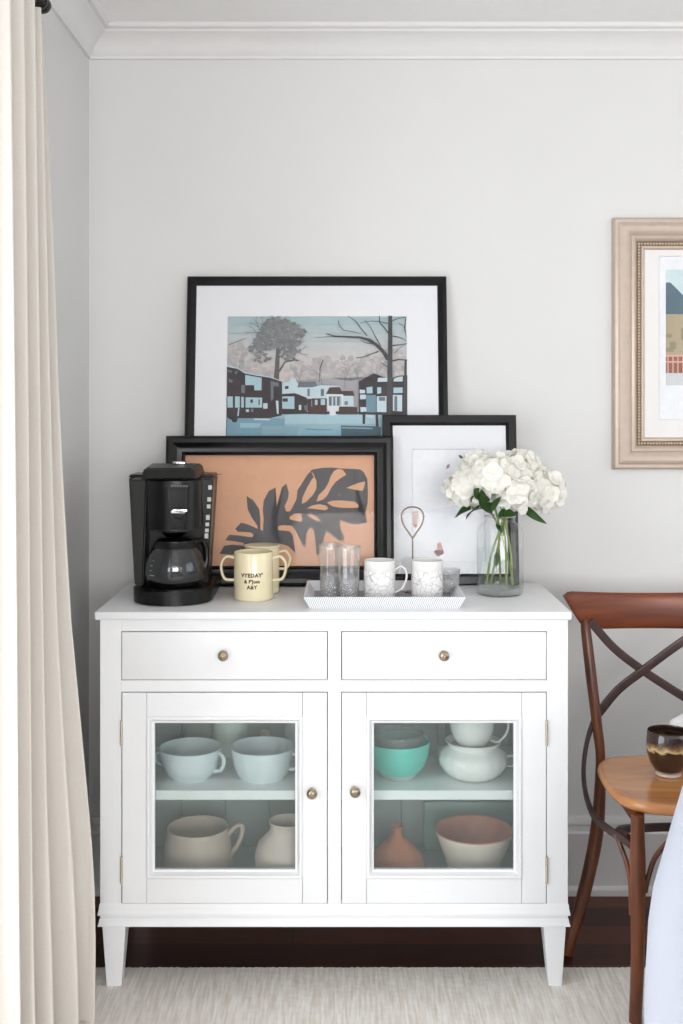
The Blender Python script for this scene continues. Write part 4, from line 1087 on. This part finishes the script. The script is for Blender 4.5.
def marble_mug(px, Y, label, rot):
    r = thing('coffee_mug', (X(px, Y), Y, zr), label, 'mug', 'marbled mugs on the tray')
    h = .0915; R_ = .0370
    obj('body', lathe(bmesh.new(), [(0, .002), (R_ - .007, .002), (R_ - .006, 0), (R_ - .003, 0), (R_, .003), (R_, h * .735)] + [(R_ + .0003, h * .74), (R_ + .0003, h * .99), (R_ - .001, h), (R_ - .003, h - .001), (R_ - .003, .01), (0, .006)], seg=56), M['porcelain'], r, local=True)
    mb = obj('marbled_band', lathe(bmesh.new(), [(R_ + .0002, .003), (R_ + .0005, .0035), (R_ + .0005, h * .735), (R_ + .0002, h * .74)], seg=56), M['marble'], r, local=True)
    mb['label'] = 'grey veined marble pattern round the lower body'
    obj('handle', sweep(bmesh.new(), catmull([(R_ - .002, 0, h * .72), (R_ + .014, 0, h * .84), (R_ + .026, 0, h * .74), (R_ + .027, 0, h * .52), (R_ + .017, 0, h * .28), (R_ - .002, 0, h * .15)], 6), .0026, .0045, seg=12), M['porcelain'], r, local=True)
    r.rotation_euler = (0, 0, rot)
    return r
mg = marble_mug(379.5, 2.69, 'marbled white mug on the tray with its handle showing, beside the glasses', R(-8))
mg2 = copy_tree(mg); mg2['label'] = 'marbled white mug on the tray in front of the wire loop'
mg2.location = (X(427, 2.69), 2.69, zr); mg2.rotation_euler = (0, 0, R(80))
def tumbler(px, Y, label, h=.122, r0=.0225, r1=.0275):
    r = thing('tumbler', (X(px, Y), Y, zr), label, 'glass', 'cut glass tumblers on the tray')
    n = 10; prof = [(0, 0), (r0 - .001, 0)]
    for k in range(n + 1): prof.append((r0 + (r1 - r0) * k / n, .002 + h * k / n))
    prof += [(r1 - .0016, .0025 + h), (r1 - .0018, h - .004)]
    obj('glass_body', lathe(bmesh.new(), prof, seg=72, rad=lambda t, i: 1 + (.03 * abs(math.sin(t * 6)) if i > 1 else 0)), M['tumbler'], r, local=True, angle=15)
    obj('rim', sweep(bmesh.new(), [Vector((r1 * math.cos(2 * PI * q / 40), r1 * math.sin(2 * PI * q / 40), .0025 + h)) for q in range(40)], .0011, seg=6, closed=True, ref=(0, 0, 1)), M['cut'], r, local=True)
    cut = [(0, .0005)] + [(r0 + .0004 + (r1 - r0) * .42 * k / 6, .001 + h * .42 * k / 6) for k in range(7)] + [(r0 * .9, h * .44), (r0 * .8, .014), (0, .012)]
    rad = lambda t, i: 1 + (.05 * abs(math.sin(t * 9 + (i % 2) * PI / 2)) if 1 <= i <= 7 else 0)
    c_ = obj('cut_base', lathe(bmesh.new(), cut, seg=72, rad=rad), M['cut'], r, local=True, angle=15)
    return r
g1 = tumbler(330.5, 2.72, 'tall cut glass tumbler at the left end of the tray')
g2 = copy_tree(g1); g2['label'] = 'tall cut glass tumbler between the left glass and the marbled mug'; g2.location = (X(348.5, 2.675), 2.675, zr); g2.rotation_euler = (0, 0, .2)
# ribbed glass behind the right mug
rg = thing('ribbed_glass', (X(447, 2.765), 2.765, zr), 'short ribbed glass at the right end of the tray, behind the mug', 'glass')
obj('glass_body', lathe(bmesh.new(), [(0, 0), (.024, 0), (.027, .004), (.031, .05), (.0315, .058), (.0295, .058), (.025, .008), (0, .007)], seg=96, rad=lambda t, i: 1 + .02 * math.sin(t * 24)), M['cut'], rg, local=True)
# wire loop on a small foot
Yw = 2.775
wl = thing('wire_loop_stand', (X(412.5, Yw), Yw, zr), 'bronze wire with teardrop loop standing on the tray behind a mug', 'stand')
loop = [W(412.6, 560, Yw), W(412.6, 541, Yw), W(412, 537.5, Yw), W(408, 531.5, Yw), W(403.5, 525, Yw), W(401.4, 517, Yw), W(403.5, 510.5, Yw), W(408, 507.6, Yw), W(412.5, 507, Yw), W(417, 507.6, Yw), W(421.5, 510.5, Yw), W(423.6, 517, Yw), W(421.5, 525, Yw), W(417, 531.5, Yw), W(413.2, 537.5, Yw)]
loop[0].z = zr + .002
obj('wire_loop', sweep(bmesh.new(), catmull(loop, 5), .0019, seg=10), M['steel'], wl)
obj('foot', lathe(bmesh.new(), [(0, 0), (.020, 0), (.020, .002), (.016, .004), (.004, .005), (0, .005)]), M['steel'], wl, local=True)

# ---------------------------------------------------------------- vase with white hydrangeas
Yv = 2.79; vx = X(500, Yv)
va = thing('vase', (vx, Yv, zt1), 'clear glass jar vase of water holding the white hydrangeas', 'vase')
vp = [(0, 0), (.050, 0), (.0545, .004), (.057, .012), (.0575, .030), (.0575, .150), (.055, .162), (.047, .172), (.0385, .177), (.0365, .181), (.0365, .188), (.0385, .1925)]
vi = [(.0360, .1925), (.0340, .188), (.0340, .181), (.0365, .175), (.046, .169), (.0525, .160), (.0548, .149), (.0548, .030), (.052, .020), (0, .018)]
obj('glass_body', lathe(bmesh.new(), vp, seg=64), M['clear'], va, local=True, angle=60)
obj('rim', sweep(bmesh.new(), [Vector((.0375 * math.cos(2 * PI * q / 40), .0375 * math.sin(2 * PI * q / 40), .1925)) for q in range(40)], .0016, seg=8, closed=True, ref=(0, 0, 1)), M['cut'], va, local=True)
obj('thick_base', lathe(bmesh.new(), [(0, .003), (.050, .003), (.0545, .010), (.0545, .017), (.050, .0185), (0, .0185)], seg=64), M['cut'], va, local=True)
zw = Z(549.4, Yv) - zt1
obj('water', lathe(bmesh.new(), [(0, .019), (.051, .0205), (.0556, .031), (.0556, zw), (0, zw)], seg=64), M['water'], va, local=True, angle=60)

def petal_grid(bm, base, u, v, n, L, Wd, cup, mi=0):
    """one broad petal: base point, u outwards, v sideways, n normal"""
    rows = 3; cols = 3; g = []
    for i in range(rows + 1):
        t = i / rows; wd = Wd * math.sin(PI * (.12 + .76 * t)) ** .7
        row = []
        for j in range(cols + 1):
            q = j / cols * 2 - 1
            p = base + u * (L * t) + v * (wd * q) + n * (cup * (t * t) * L + .35 * cup * q * q * Wd + random.uniform(-.0006, .0006))
            row.append(bm.verts.new(p))
        g.append(row)
    for i in range(rows):
        for j in range(cols):
            f = bm.faces.new((g[i][j], g[i][j + 1], g[i + 1][j + 1], g[i + 1][j])); f.material_index = mi
def bloom_bm(c, rx, ry, rz, n):
    bm = bmesh.new()
    ga = PI * (3 - math.sqrt(5))
    for i in range(n):
        z = 1 - 2 * (i + .5) / n; rr = math.sqrt(1 - z * z); a = i * ga
        d = Vector((rr * math.cos(a), rr * math.sin(a), z))
        d = (d + Vector([random.uniform(-.12, .12) for _ in range(3)])).normalized()
        p = c + Vector((d.x * rx, d.y * ry, d.z * rz)) * random.uniform(.88, 1.04)
        t = d.cross(Vector((0, 0, 1)) if abs(d.z) < .9 else Vector((1, 0, 0))).normalized(); b = d.cross(t)
        a0 = random.uniform(0, PI)
        k_n = 4; L = random.uniform(.019, .025)
        for k in range(k_n):
            an = a0 + k * 2 * PI / k_n
            u = (t * math.cos(an) + b * math.sin(an)); v = d.cross(u)
            petal_grid(bm, p + d * (.0015 * (k % 2)), (u + d * random.uniform(.05, .4)).normalized(), v, d, L, L * .62, random.uniform(-.25, .35))
    # heart of the flower head
    m_ = Matrix.Translation(c) @ Matrix.Diagonal((rx * .82, ry * .82, rz * .82, 1))
    r = bmesh.ops.create_icosphere(bm, subdivisions=3, radius=1, matrix=m_)
    for v in r['verts']:
        for f in v.link_faces: f.material_index = 1
    return bm
def leaf_bm(p0, p1, side, wd, fold=.35, droop=.0):
    bm = bmesh.new(); p0 = Vector(p0); p1 = Vector(p1); d = p1 - p0; L = d.length; u = d.normalized()
    s = Vector(side).normalized(); s = (s - u * s.dot(u)).normalized(); n = u.cross(s)
    rows = 9; g = []
    for i in range(rows + 1):
        t = i / rows; w_ = wd * (math.sin(PI * t ** .8) ** .9) + .0003
        c = p0 + u * L * t + n * (.10 * L * math.sin(PI * t)) + Vector((0, 0, -droop * t * t * L))
        g.append([bm.verts.new(c + s * w_ * q + n * (abs(q) * w_ * fold) + n * (.03 * w_ * math.sin(i * 2.3) * abs(q))) for q in (-1, -.5, 0, .5, 1)])
    for i in range(rows):
        for j in range(4): bm.faces.new((g[i][j], g[i][j + 1], g[i + 1][j + 1], g[i + 1][j]))
    bmesh.ops.solidify(bm, geom=bm.faces[:], thickness=.0006)
    return bm
HG = 'white hydrangeas in the glass vase'
def flower(px, py, Y, rp, foot, leaves, label, ryf=.9, bend=0):
    c = W(px, py, Y); r_ = rp * Y / F
    r = thing('hydrangea', (vx + foot[0], Yv + foot[1], zt1 + .020), label, 'flower', HG)
    base = Vector((vx + foot[0], Yv + foot[1], zt1 + .0225)); neck = Vector((vx + foot[2], Yv + foot[3], zt1 + .185))
    mid = base.lerp(neck, .5) + Vector((foot[0] * .15, 0, 0))
    pts = catmull([base, mid, neck, neck.lerp(c, .55) + Vector((0, 0, .006)), c], 6)
    st_ = obj('stem', sweep(bmesh.new(), pts, .0027, seg=8), M['stem'], r)
    obj('bloom', bloom_bm(c, r_, r_ * ryf, r_ * .86, 50), [M['petal'], M['petal_core']], r, angle=180)
    for (a, b, sd, wd) in leaves:
        obj('leaf', leaf_bm(W(*a), W(*b), sd, wd), M['leaf'], r, angle=180)
flower(468, 487, 2.77, 20, (.034, .004, -.012, .004), [((484, 503, 2.78), (455, 518, 2.72), (.3, -.2, 1), .0115), ((486, 508, 2.77), (466, 520, 2.70), (.8, 0, .6), .013), ((483, 492, 2.75), (471, 503, 2.69), (.8, .2, .7), .010)], 'white hydrangea head at the left of the bouquet')
flower(494, 478, 2.745, 23, (-.036, -.010, .004, -.012), [((488, 500, 2.72), (474, 489, 2.68), (.3, 0, 1), .013), ((492, 514, 2.74), (481, 494, 2.69), (1, .3, .3), .014), ((492, 512, 2.72), (501, 497, 2.69), (1, 0, .2), .009)], 'white hydrangea head in the middle front of the bouquet')
flower(518, 474, 2.80, 23, (.012, -.030, .010, .006), [((502, 505, 2.76), (517, 515, 2.70), (0, -.3, 1), .015), ((500, 520, 2.76), (508, 508, 2.72), (1, 0, .3), .009)], 'tallest white hydrangea head, top right of centre in the bouquet')
flower(543, 491, 2.80, 20, (-.022, .012, .016, .004), [((520, 503, 2.76), (547, 524, 2.73), (.5, -.3, 1), .010), ((522, 500, 2.74), (531, 490, 2.70), (.5, 0, 1), .006)], 'white hydrangea head at the right of the bouquet')
flower(517, 493, 2.73, 15, (.028, -.018, .012, -.014), [((502, 534, 2.78), (496, 524, 2.75), (1, 0, 0), .006), ((497, 552, 2.77), (496, 567, 2.76), (1, 0, 0), .007)], 'smaller white hydrangea head low in front over the rim')
flower(478, 467, 2.80, 13, (.004, .022, -.004, .010), [((463, 458, 2.77), (459, 455, 2.76), (0, 0, 1), .003)], 'small white hydrangea head, upper left of the bouquet')

# ---------------------------------------------------------------- bentwood chair
ccx = 0.757
chair = thing('dining_chair', (ccx, 2.55, 0), 'brown bentwood cross-back chair with honey wood seat beside the sideboard', 'chair')
zs = .482
def seat():
    bm = bmesh.new(); N = 72; rings = []
    yc = 2.562; hy = .170
    def pt(a, k, z):
        ca, sa = math.cos(a), math.sin(a); p = .52
        x = math.copysign(abs(ca) ** p, ca); y = math.copysign(abs(sa) ** p, sa)
        hx = .173 + (-.009 if y > 0 else .0) * abs(y)
        front = -.012 * (1 - x * x) if y < 0 else 0
        return (ccx + x * hx * k, yc + y * hy * k + front, z)
    for k, z in ((.0, zs - .026), (.88, zs - .026), (.955, zs - .024), (.99, zs - .018), (1, zs - .012), (.99, zs - .004), (.965, zs), (.93, zs), (.86, zs - .0015), (.78, zs - .004), (.5, zs - .005), (0, zs - .005)):
        if k == 0: rings.append([bm.verts.new((ccx, yc, z))])
        else: rings.append([bm.verts.new(pt(2 * PI * i / N, k, z)) for i in range(N)])
    for a, b in zip(rings, rings[1:]):
        for i in range(N):
            j = (i + 1) % N
            if len(a) == 1: bm.faces.new((a[0], b[i], b[j]))
            elif len(b) == 1: bm.faces.new((a[i], a[j], b[0]))
            else: bm.faces.new((a[i], a[j], b[j], b[i]))
    s_ = obj('seat', bm, M['seat'], chair, angle=60); s_['label'] = 'honey coloured wooden seat'
seat()
def mir(p): return Vector((2 * ccx - p.x, p.y, p.z))
# back post running down into the splayed rear leg, left then right
post = [W(584.5, 620, 2.806), W(586, 632, 2.799), W(590.5, 670, 2.785), W(597, 725, 2.765), W(600.5, 762, 2.752), W(597, 830, 2.740), W(584, 893, 2.730), None]
bmp = W(570, 950, 2.76)
post[-1] = Vector((X(567.5, 2.72), 2.72, 0.012))
pw = [.009, .0125, .0135, .0125, .0115, .0165, .016, .0125]
for side in (0, 1):
    P_ = [p if side == 0 else mir(p) for p in post]
    pts = catmull(P_, 6)
    pts[-1].z = .0045
    bm = sweep(bmesh.new(), pts, pw, [x * 1.0 for x in pw], ref=(0, 1, 0), seg=14)
    obj('rear_leg', bm, M['bowlwood'], chair, angle=60)
# top rail: curved panel between the posts, rolled at the ends
bm = bmesh.new()
NX = 40; g = []
for i in range(NX + 1):
    t = i / NX * 2 - 1; hw = ccx - X(563, 2.795)
    x = ccx + t * hw
    yb_ = 2.795 + .030 * (1 - t * t)
    ztp = Z(590.5, 2.80) - .000 - .010 * (1 - t * t) - .014 * (max(0, abs(t) - .90) / .10) ** 2.5
    zb2 = Z(629.5, 2.81) + .026 * max(0, abs(t) - .55) ** 1.2 / (.45 ** 1.2) 
    if abs(t) > .78: zb2 += (min((abs(t) - .78) / .22, 1)) ** 1.1 * .060
    zmid = (ztp + zb2) / 2; hh = (ztp - zb2) / 2; th = .0095
    ringv = []
    for k in range(16):
        a = 2 * PI * k / 16; ca = math.copysign(abs(math.cos(a)) ** .4, math.cos(a)); sa = math.copysign(abs(math.sin(a)) ** .75, math.sin(a))
        ringv.append(bm.verts.new((x, yb_ + ca * 0 + math.cos(a) * th, zmid + math.copysign(abs(math.sin(a)) ** .5, math.sin(a)) * hh)))
    g.append(ringv)
for a, b in zip(g, g[1:]):
    for k in range(16): bm.faces.new((a[k], a[(k + 1) % 16], b[(k + 1) % 16], b[k]))
bm.faces.new(g[0]); bm.faces.new(g[-1])
obj('top_rail', bm, M['railwood'], chair, angle=50)
# crossing bent braces
b1 = [W(590, 621, 2.800), W(614, 648, 2.804), W(643, 670.5, 2.806), W(676, 692, 2.800), W(709, 712, 2.780)]
b2 = [W(598, 714, 2.785), W(618, 690, 2.795), W(643, 670.5, 2.798), W(676, 646, 2.798), W(712, 622, 2.798)]
for q in (b1, b2):
    obj('cross_brace', sweep(bmesh.new(), catmull(q, 8), .0105, .004, ref=(0, 1, 0), seg=16, square=True), M['brace'], chair)
# front legs
for side in (0, 1):
    q = [Vector((X(637.5, 2.405), 2.405, zs - .0255)), W(637.8, 860, 2.405), W(638, 910, 2.405), W(637.5, 960, 2.408), Vector((X(635.2, 2.417), 2.417, .0095))]
    if side: q = [mir(p) for p in q]
    obj('front_leg', sweep(bmesh.new(), catmull(q, 6), [.0135, .0165, .016, .0145, .0135], seg=16), M['bowlwood'], chair)
# bent side hoop: behind the post, bulging out, forward to the front leg
for side in (0, 1):
    q = [W(595, 716, 2.772), W(587, 742, 2.765), W(583.5, 770, 2.735), W(586, 795, 2.68), W(594, 816, 2.60), W(608, 829, 2.50), W(622, 838, 2.44), W(632, 846, 2.415)]
    if side: q = [mir(p) for p in q]
    obj('side_hoop', sweep(bmesh.new(), catmull(q, 6), .0085, .0048, ref=(1, 0, 0), seg=12, square=True), M['brace'], chair)
# horizontal ring stretcher under the seat
q = [W(630, 838, 2.43), W(617, 831, 2.50), W(622, 829, 2.60), W(640, 828, 2.68), W(668, 827, 2.70)]
q = q + [mir(p) for p in reversed(q[:-1])]
obj('ring_stretcher', sweep(bmesh.new(), catmull(q, 6), .010, .0045, ref=(0, 1, 0), seg=12, square=True), M['brace'], chair)
# slim curved rods bracing the front legs to the seat
for side in (0, 1):
    for q in ([W(616, 834, 2.46), W(621, 847, 2.445), W(627, 864, 2.425), W(630.5, 885, 2.41), W(631.5, 915, 2.405)], [Vector((ccx - .03, 2.40, zs - .045)), W(668, 842, 2.40), W(655, 858, 2.40), W(648, 878, 2.403), W(645, 892, 2.405)]):
        if side: q = [mir(p) for p in q]
        obj('leg_brace', sweep(bmesh.new(), catmull(q, 6), .0055, seg=10), M['bowlwood'], chair)
# seat supports: small corner blocks below the seat
bm = bmesh.new()
box(bm, ccx - .135, ccx + .135, 2.69, 2.71, zs - .058, zs - .0262, bev=.002)
box(bm, ccx - .135, ccx - .115, 2.42, 2.69, zs - .058, zs - .0262, bev=.002)
box(bm, ccx + .115, ccx + .135, 2.42, 2.69, zs - .058, zs - .0262, bev=.002)
obj('seat_frame', bm, M['bowlwood'], chair)

# ---------------------------------------------------------------- glass and cushion on the seat
Yg = 2.60; zsu = zs - .0045
gm = bpy.data.materials.new('bronze_glass'); gm.use_nodes = True
nt = gm.node_tree; b = nt.nodes['Principled BSDF']
b.inputs['Base Color'].default_value = rgb(40, 24, 18); b.inputs['Roughness'].default_value = .05; b.inputs['Coat Weight'].default_value = 1
tc = nt.nodes.new('ShaderNodeTexCoord'); sp = nt.nodes.new('ShaderNodeSeparateXYZ'); nz = nt.nodes.new('ShaderNodeTexNoise'); nz.inputs['Scale'].default_value = 45
ad = nt.nodes.new('ShaderNodeMath'); ad.operation = 'MULTIPLY_ADD'; ad.inputs[1].default_value = .022
nt.links.new(tc.outputs['Object'], sp.inputs[0]); nt.links.new(tc.outputs['Object'], nz.inputs['Vector']); nt.links.new(nz.outputs['Fac'], ad.inputs[0]); nt.links.new(sp.outputs['Z'], ad.inputs[2])
cr = nt.nodes.new('ShaderNodeValToRGB'); e_ = cr.color_ramp.elements
e_[0].position = 0; e_[0].color = rgb(40, 24, 18); e_[1].position = 1; e_[1].color = rgb(52, 34, 30)
mr = nt.nodes.new('ShaderNodeMath'); mr.operation = 'MULTIPLY'; mr.inputs[1].default_value = 8.5
nt.links.new(ad.outputs[0], mr.inputs[0]); nt.links.new(mr.outputs[0], cr.inputs[0])
for p_, c_ in ((.60, (44, 28, 22)), (.64, (214, 190, 140)), (.69, (150, 118, 74)), (.76, (84, 60, 42)), (.80, (50, 34, 30))):
    q_ = e_.new(p_); q_.color = rgb(*c_)
nt.links.new(cr.outputs[0], b.inputs['Base Color'])
gt = thing('votive_glass', (X(668.5, Yg), Yg, zsu), 'dark bronze glass bowl-shaped tumbler on the honey wood chair seat', 'glass')
obj('glass_body', lathe(bmesh.new(), [(0, .008), (.026, .008), (.034, .014), (.043, .030), (.0495, .052), (.051, .070), (.0490, .090), (.0480, .101), (.0465, .102), (.0455, .099), (.047, .08), (.047, .055), (.038, .028), (0, .016)], seg=56), gm, gt, local=True, angle=60)
ft = obj('foot', lathe(bmesh.new(), [(0, 0), (.028, 0), (.0295, .002), (.0285, .006), (.025, .0085), (0, .0085)], seg=48), mat('pale_glass_foot', rgb(224, 205, 188), .1, coat=.6), gt, local=True)
ft['label'] = 'pale clear glass foot'

def cushion():
    bm = bmesh.new(); cx = X(700, 2.70); w_, d_, h_ = .080, .045, .058
    r = bmesh.ops.create_uvsphere(bm, u_segments=40, v_segments=24, radius=1)
    for v in bm.verts:
        c = v.co
        f = lambda q, p: math.copysign(abs(q) ** p, q)
        k = 1 + .02 * math.sin(c.x * 9 + c.z * 5)
        v.co = Vector((cx + f(c.x, .7) * w_ * k, 2.688 + f(c.y, .9) * d_, zs + h_ - .0045 + f(c.z, .7) * h_ * k))
    o = obj('cushion', bm, mat('white_cotton', rgb(244, 244, 246), .9, bump=.2, bscale=300), None, angle=180)
    tag(o, 'small plain white cushion on the chair seat behind the dark glass', 'cushion')
cushion()

# ---------------------------------------------------------------- foreground table under a pale cloth
tcx, tcy, zt_ = 1.05, 1.75, .735
tbl = thing('round_table', (tcx, tcy, 0), 'round pedestal table hidden beneath the pale cloth at right', 'table')
obj('tabletop', lathe(bmesh.new(), [(0, zt_ - .03), (.445, zt_ - .03), (.455, zt_ - .024), (.455, zt_ - .010), (.448, zt_ - .003), (0, zt_ - .003)], seg=64), M['bowlwood'], tbl, local=True)
obj('pedestal', lathe(bmesh.new(), [(0, .008), (.24, .008), (.24, .03), (.08, .06), (.045, .12), (.04, .35), (.05, .6), (.12, zt_ - .03), (0, zt_ - .03)], seg=40), M['bowlwood'], tbl, local=True)
bm = bmesh.new()
def frad(a, z):
    k = max(0, (.70 - z) / .70)
    f = 0
    if z < .70:
        # soft folds that deepen towards the hem
        f = .020 * math.sin(a * 9 + .6) * min(1, k * 2.2) + .010 * math.sin(a * 21 + z * 3) * min(1, k * 1.6)
    base = .487 + .060 * min(1, (.73 - z) / .22) ** .8 if z < .73 else .487
    if z < .40: base += .006 * math.sin((.40 - z) * 12) - .010 * (.40 - z) / .4
    return base + f
profz = [.737, .737, .7365, .734, .729, .72, .70, .67, .63, .58, .53, .48, .43, .38, .33, .28, .22, .16, .10, .05, .02]
profr = [0, .3, .44, .468, .478]
SEG = 200; rings = [[bm.verts.new((tcx, tcy, .7375))]]
for i, z in enumerate(profz[1:], 1):
    ring = []
    for k in range(SEG):
        a = 2 * PI * k / SEG
        rr = profr[i] if i < 5 else frad(a, z)
        ring.append(bm.verts.new((tcx + rr * math.cos(a), tcy + rr * math.sin(a), z)))
    rings.append(ring)
for a, b in zip(rings, rings[1:]):
    for k in range(SEG):
        j = (k + 1) % SEG
        if len(a) == 1: bm.faces.new((a[0], b[k], b[j]))
        else: bm.faces.new((a[k], b[k], b[j], a[j]))
o = obj('tablecloth', bm, M['cloth'], None, angle=180)
tag(o, 'pale bluish white cloth hanging in folds at the lower right edge', 'tablecloth')

# ---------------------------------------------------------------- curtain and rod
cm = bpy.data.materials.new('cream_linen'); cm.use_nodes = True
nt = cm.node_tree; nt.nodes.clear()
out = nt.nodes.new('ShaderNodeOutputMaterial'); df = nt.nodes.new('ShaderNodeBsdfDiffuse'); tl = nt.nodes.new('ShaderNodeBsdfTranslucent'); mx = nt.nodes.new('ShaderNodeMixShader')
tc = nt.nodes.new('ShaderNodeTexCoord'); mpn = nt.nodes.new('ShaderNodeMapping'); mpn.inputs['Scale'].default_value = (60, 60, 400)
n1 = nt.nodes.new('ShaderNodeTexNoise'); n1.inputs['Scale'].default_value = 2; nt.links.new(tc.outputs['Object'], mpn.inputs[0]); nt.links.new(mpn.outputs[0], n1.inputs['Vector'])
cr = nt.nodes.new('ShaderNodeValToRGB'); cr.color_ramp.elements[0].color = rgb(230, 224, 217); cr.color_ramp.elements[1].color = rgb(240, 236, 230)
nt.links.new(n1.outputs['Fac'], cr.inputs[0]); nt.links.new(cr.outputs[0], df.inputs[0]); nt.links.new(cr.outputs[0], tl.inputs[0])
mx.inputs[0].default_value = .2
nt.links.new(df.outputs[0], mx.inputs[1]); nt.links.new(tl.outputs[0], mx.inputs[2]); nt.links.new(mx.outputs[0], out.inputs[0])
sil = [(10, 46), (60, 47.5), (170, 51), (280, 55), (380, 58), (470, 62), (540, 66), (620, 71), (680, 77), (750, 84), (830, 92), (880, 95.5), (940, 97), (1000, 96.5), (1020, 96)]
def silx(z):
    py = CY + (HC - z) * F / 2.44
    py = max(sil[0][0], min(sil[-1][0], py))
    for (a, b), (c, d) in zip(sil, sil[1:]):
        if a <= py <= c: return X(b + (d - b) * (py - a) / (c - a), 2.44)
    return X(96, 2.44)
bm = bmesh.new()
NU, NZ = 200, 60; ztop_c = 2.150; g = []
for j in range(NZ + 1):
    z = ztop_c - (ztop_c - .006) * j / NZ
    k = 1 - z / ztop_c
    xs = silx(z); row = []
    for i in range(NU + 1):
        u = i / NU
        Yc = 2.03 + .41 * u
        mean = -.628 + .012 * k + (xs + .628 - .012 * k - .012) * max(0, (u - .45) / .55) ** 1.3
        amp = .018 + .016 * k
        ph = 2 * PI * (4.6 * u + .10 + .12 * math.sin(k * 3) * u)
        x = mean - .004 + amp * math.cos(ph - 2 * PI * 4.7) * (1 if u < .97 else (1 - (u - .97) / .03) * 1) + .004 * math.sin(u * 60 + k * 4) * k
        Yc += .012 * math.sin(ph * 1.0) * (1 + k)
        x = max(x, WXL + .025)
        row.append(bm.verts.new((x, Yc, z)))
    g.append(row)
for j in range(NZ):
    for i in range(NU): bm.faces.new((g[j][i], g[j][i + 1], g[j + 1][i + 1], g[j + 1][i]))
o = obj('curtain', bm, cm, None, angle=180)
tag(o, 'floor-length cream linen curtain in soft folds at left window', 'curtain')
rod = thing('curtain_rod', (-.640, 1.4, 2.174), 'dark iron curtain rod with round finial at the top left corner', 'curtain rod')
def ycyl(bm, r, y0, y1, x, z, seg=20):
    return sweep(bm, [Vector((x, y0, z)), Vector((x, y1, z))], r, seg=seg, ref=(0, 0, 1))
obj('pole', ycyl(bmesh.new(), .009, .35, 2.355, -.640, 2.174), M['rod'], rod)
pf = [(0, 0), (.010, 0), (.012, .006), (.012, .012), (.017, .016), (.017, .022), (.012, .026), (.016, .034), (.018, .044), (.014, .054), (0, .058)]
bm = lathe(bmesh.new(), pf, seg=28); bmesh.ops.rotate(bm, verts=bm.verts, cent=(0, 0, 0), matrix=Matrix.Rotation(R(-90), 3, 'X')); bmesh.ops.translate(bm, verts=bm.verts, vec=(-.640, 2.350, 2.174))
obj('finial', bm, M['rod'], rod)
for yy in (2.335, .45):
    bm = bmesh.new(); box(bm, WXL, -.640, yy - .006, yy + .006, 2.160, 2.170, bev=.001); box(bm, WXL, WXL + .005, yy - .015, yy + .015, 2.128, 2.203, bev=.001)
    obj('bracket', bm, M['rod'], rod)
for k in range(7):
    yy = 2.14 + k * .030
    t = [Vector((-.640 + .0155 * math.cos(a), yy, 2.1685 + .0165 * math.sin(a))) for a in [2 * PI * q / 20 for q in range(20)]]
    obj('curtain_ring', sweep(bmesh.new(), t, .0014, seg=6, closed=True, ref=(0, 1, 0)), M['rod'], rod)
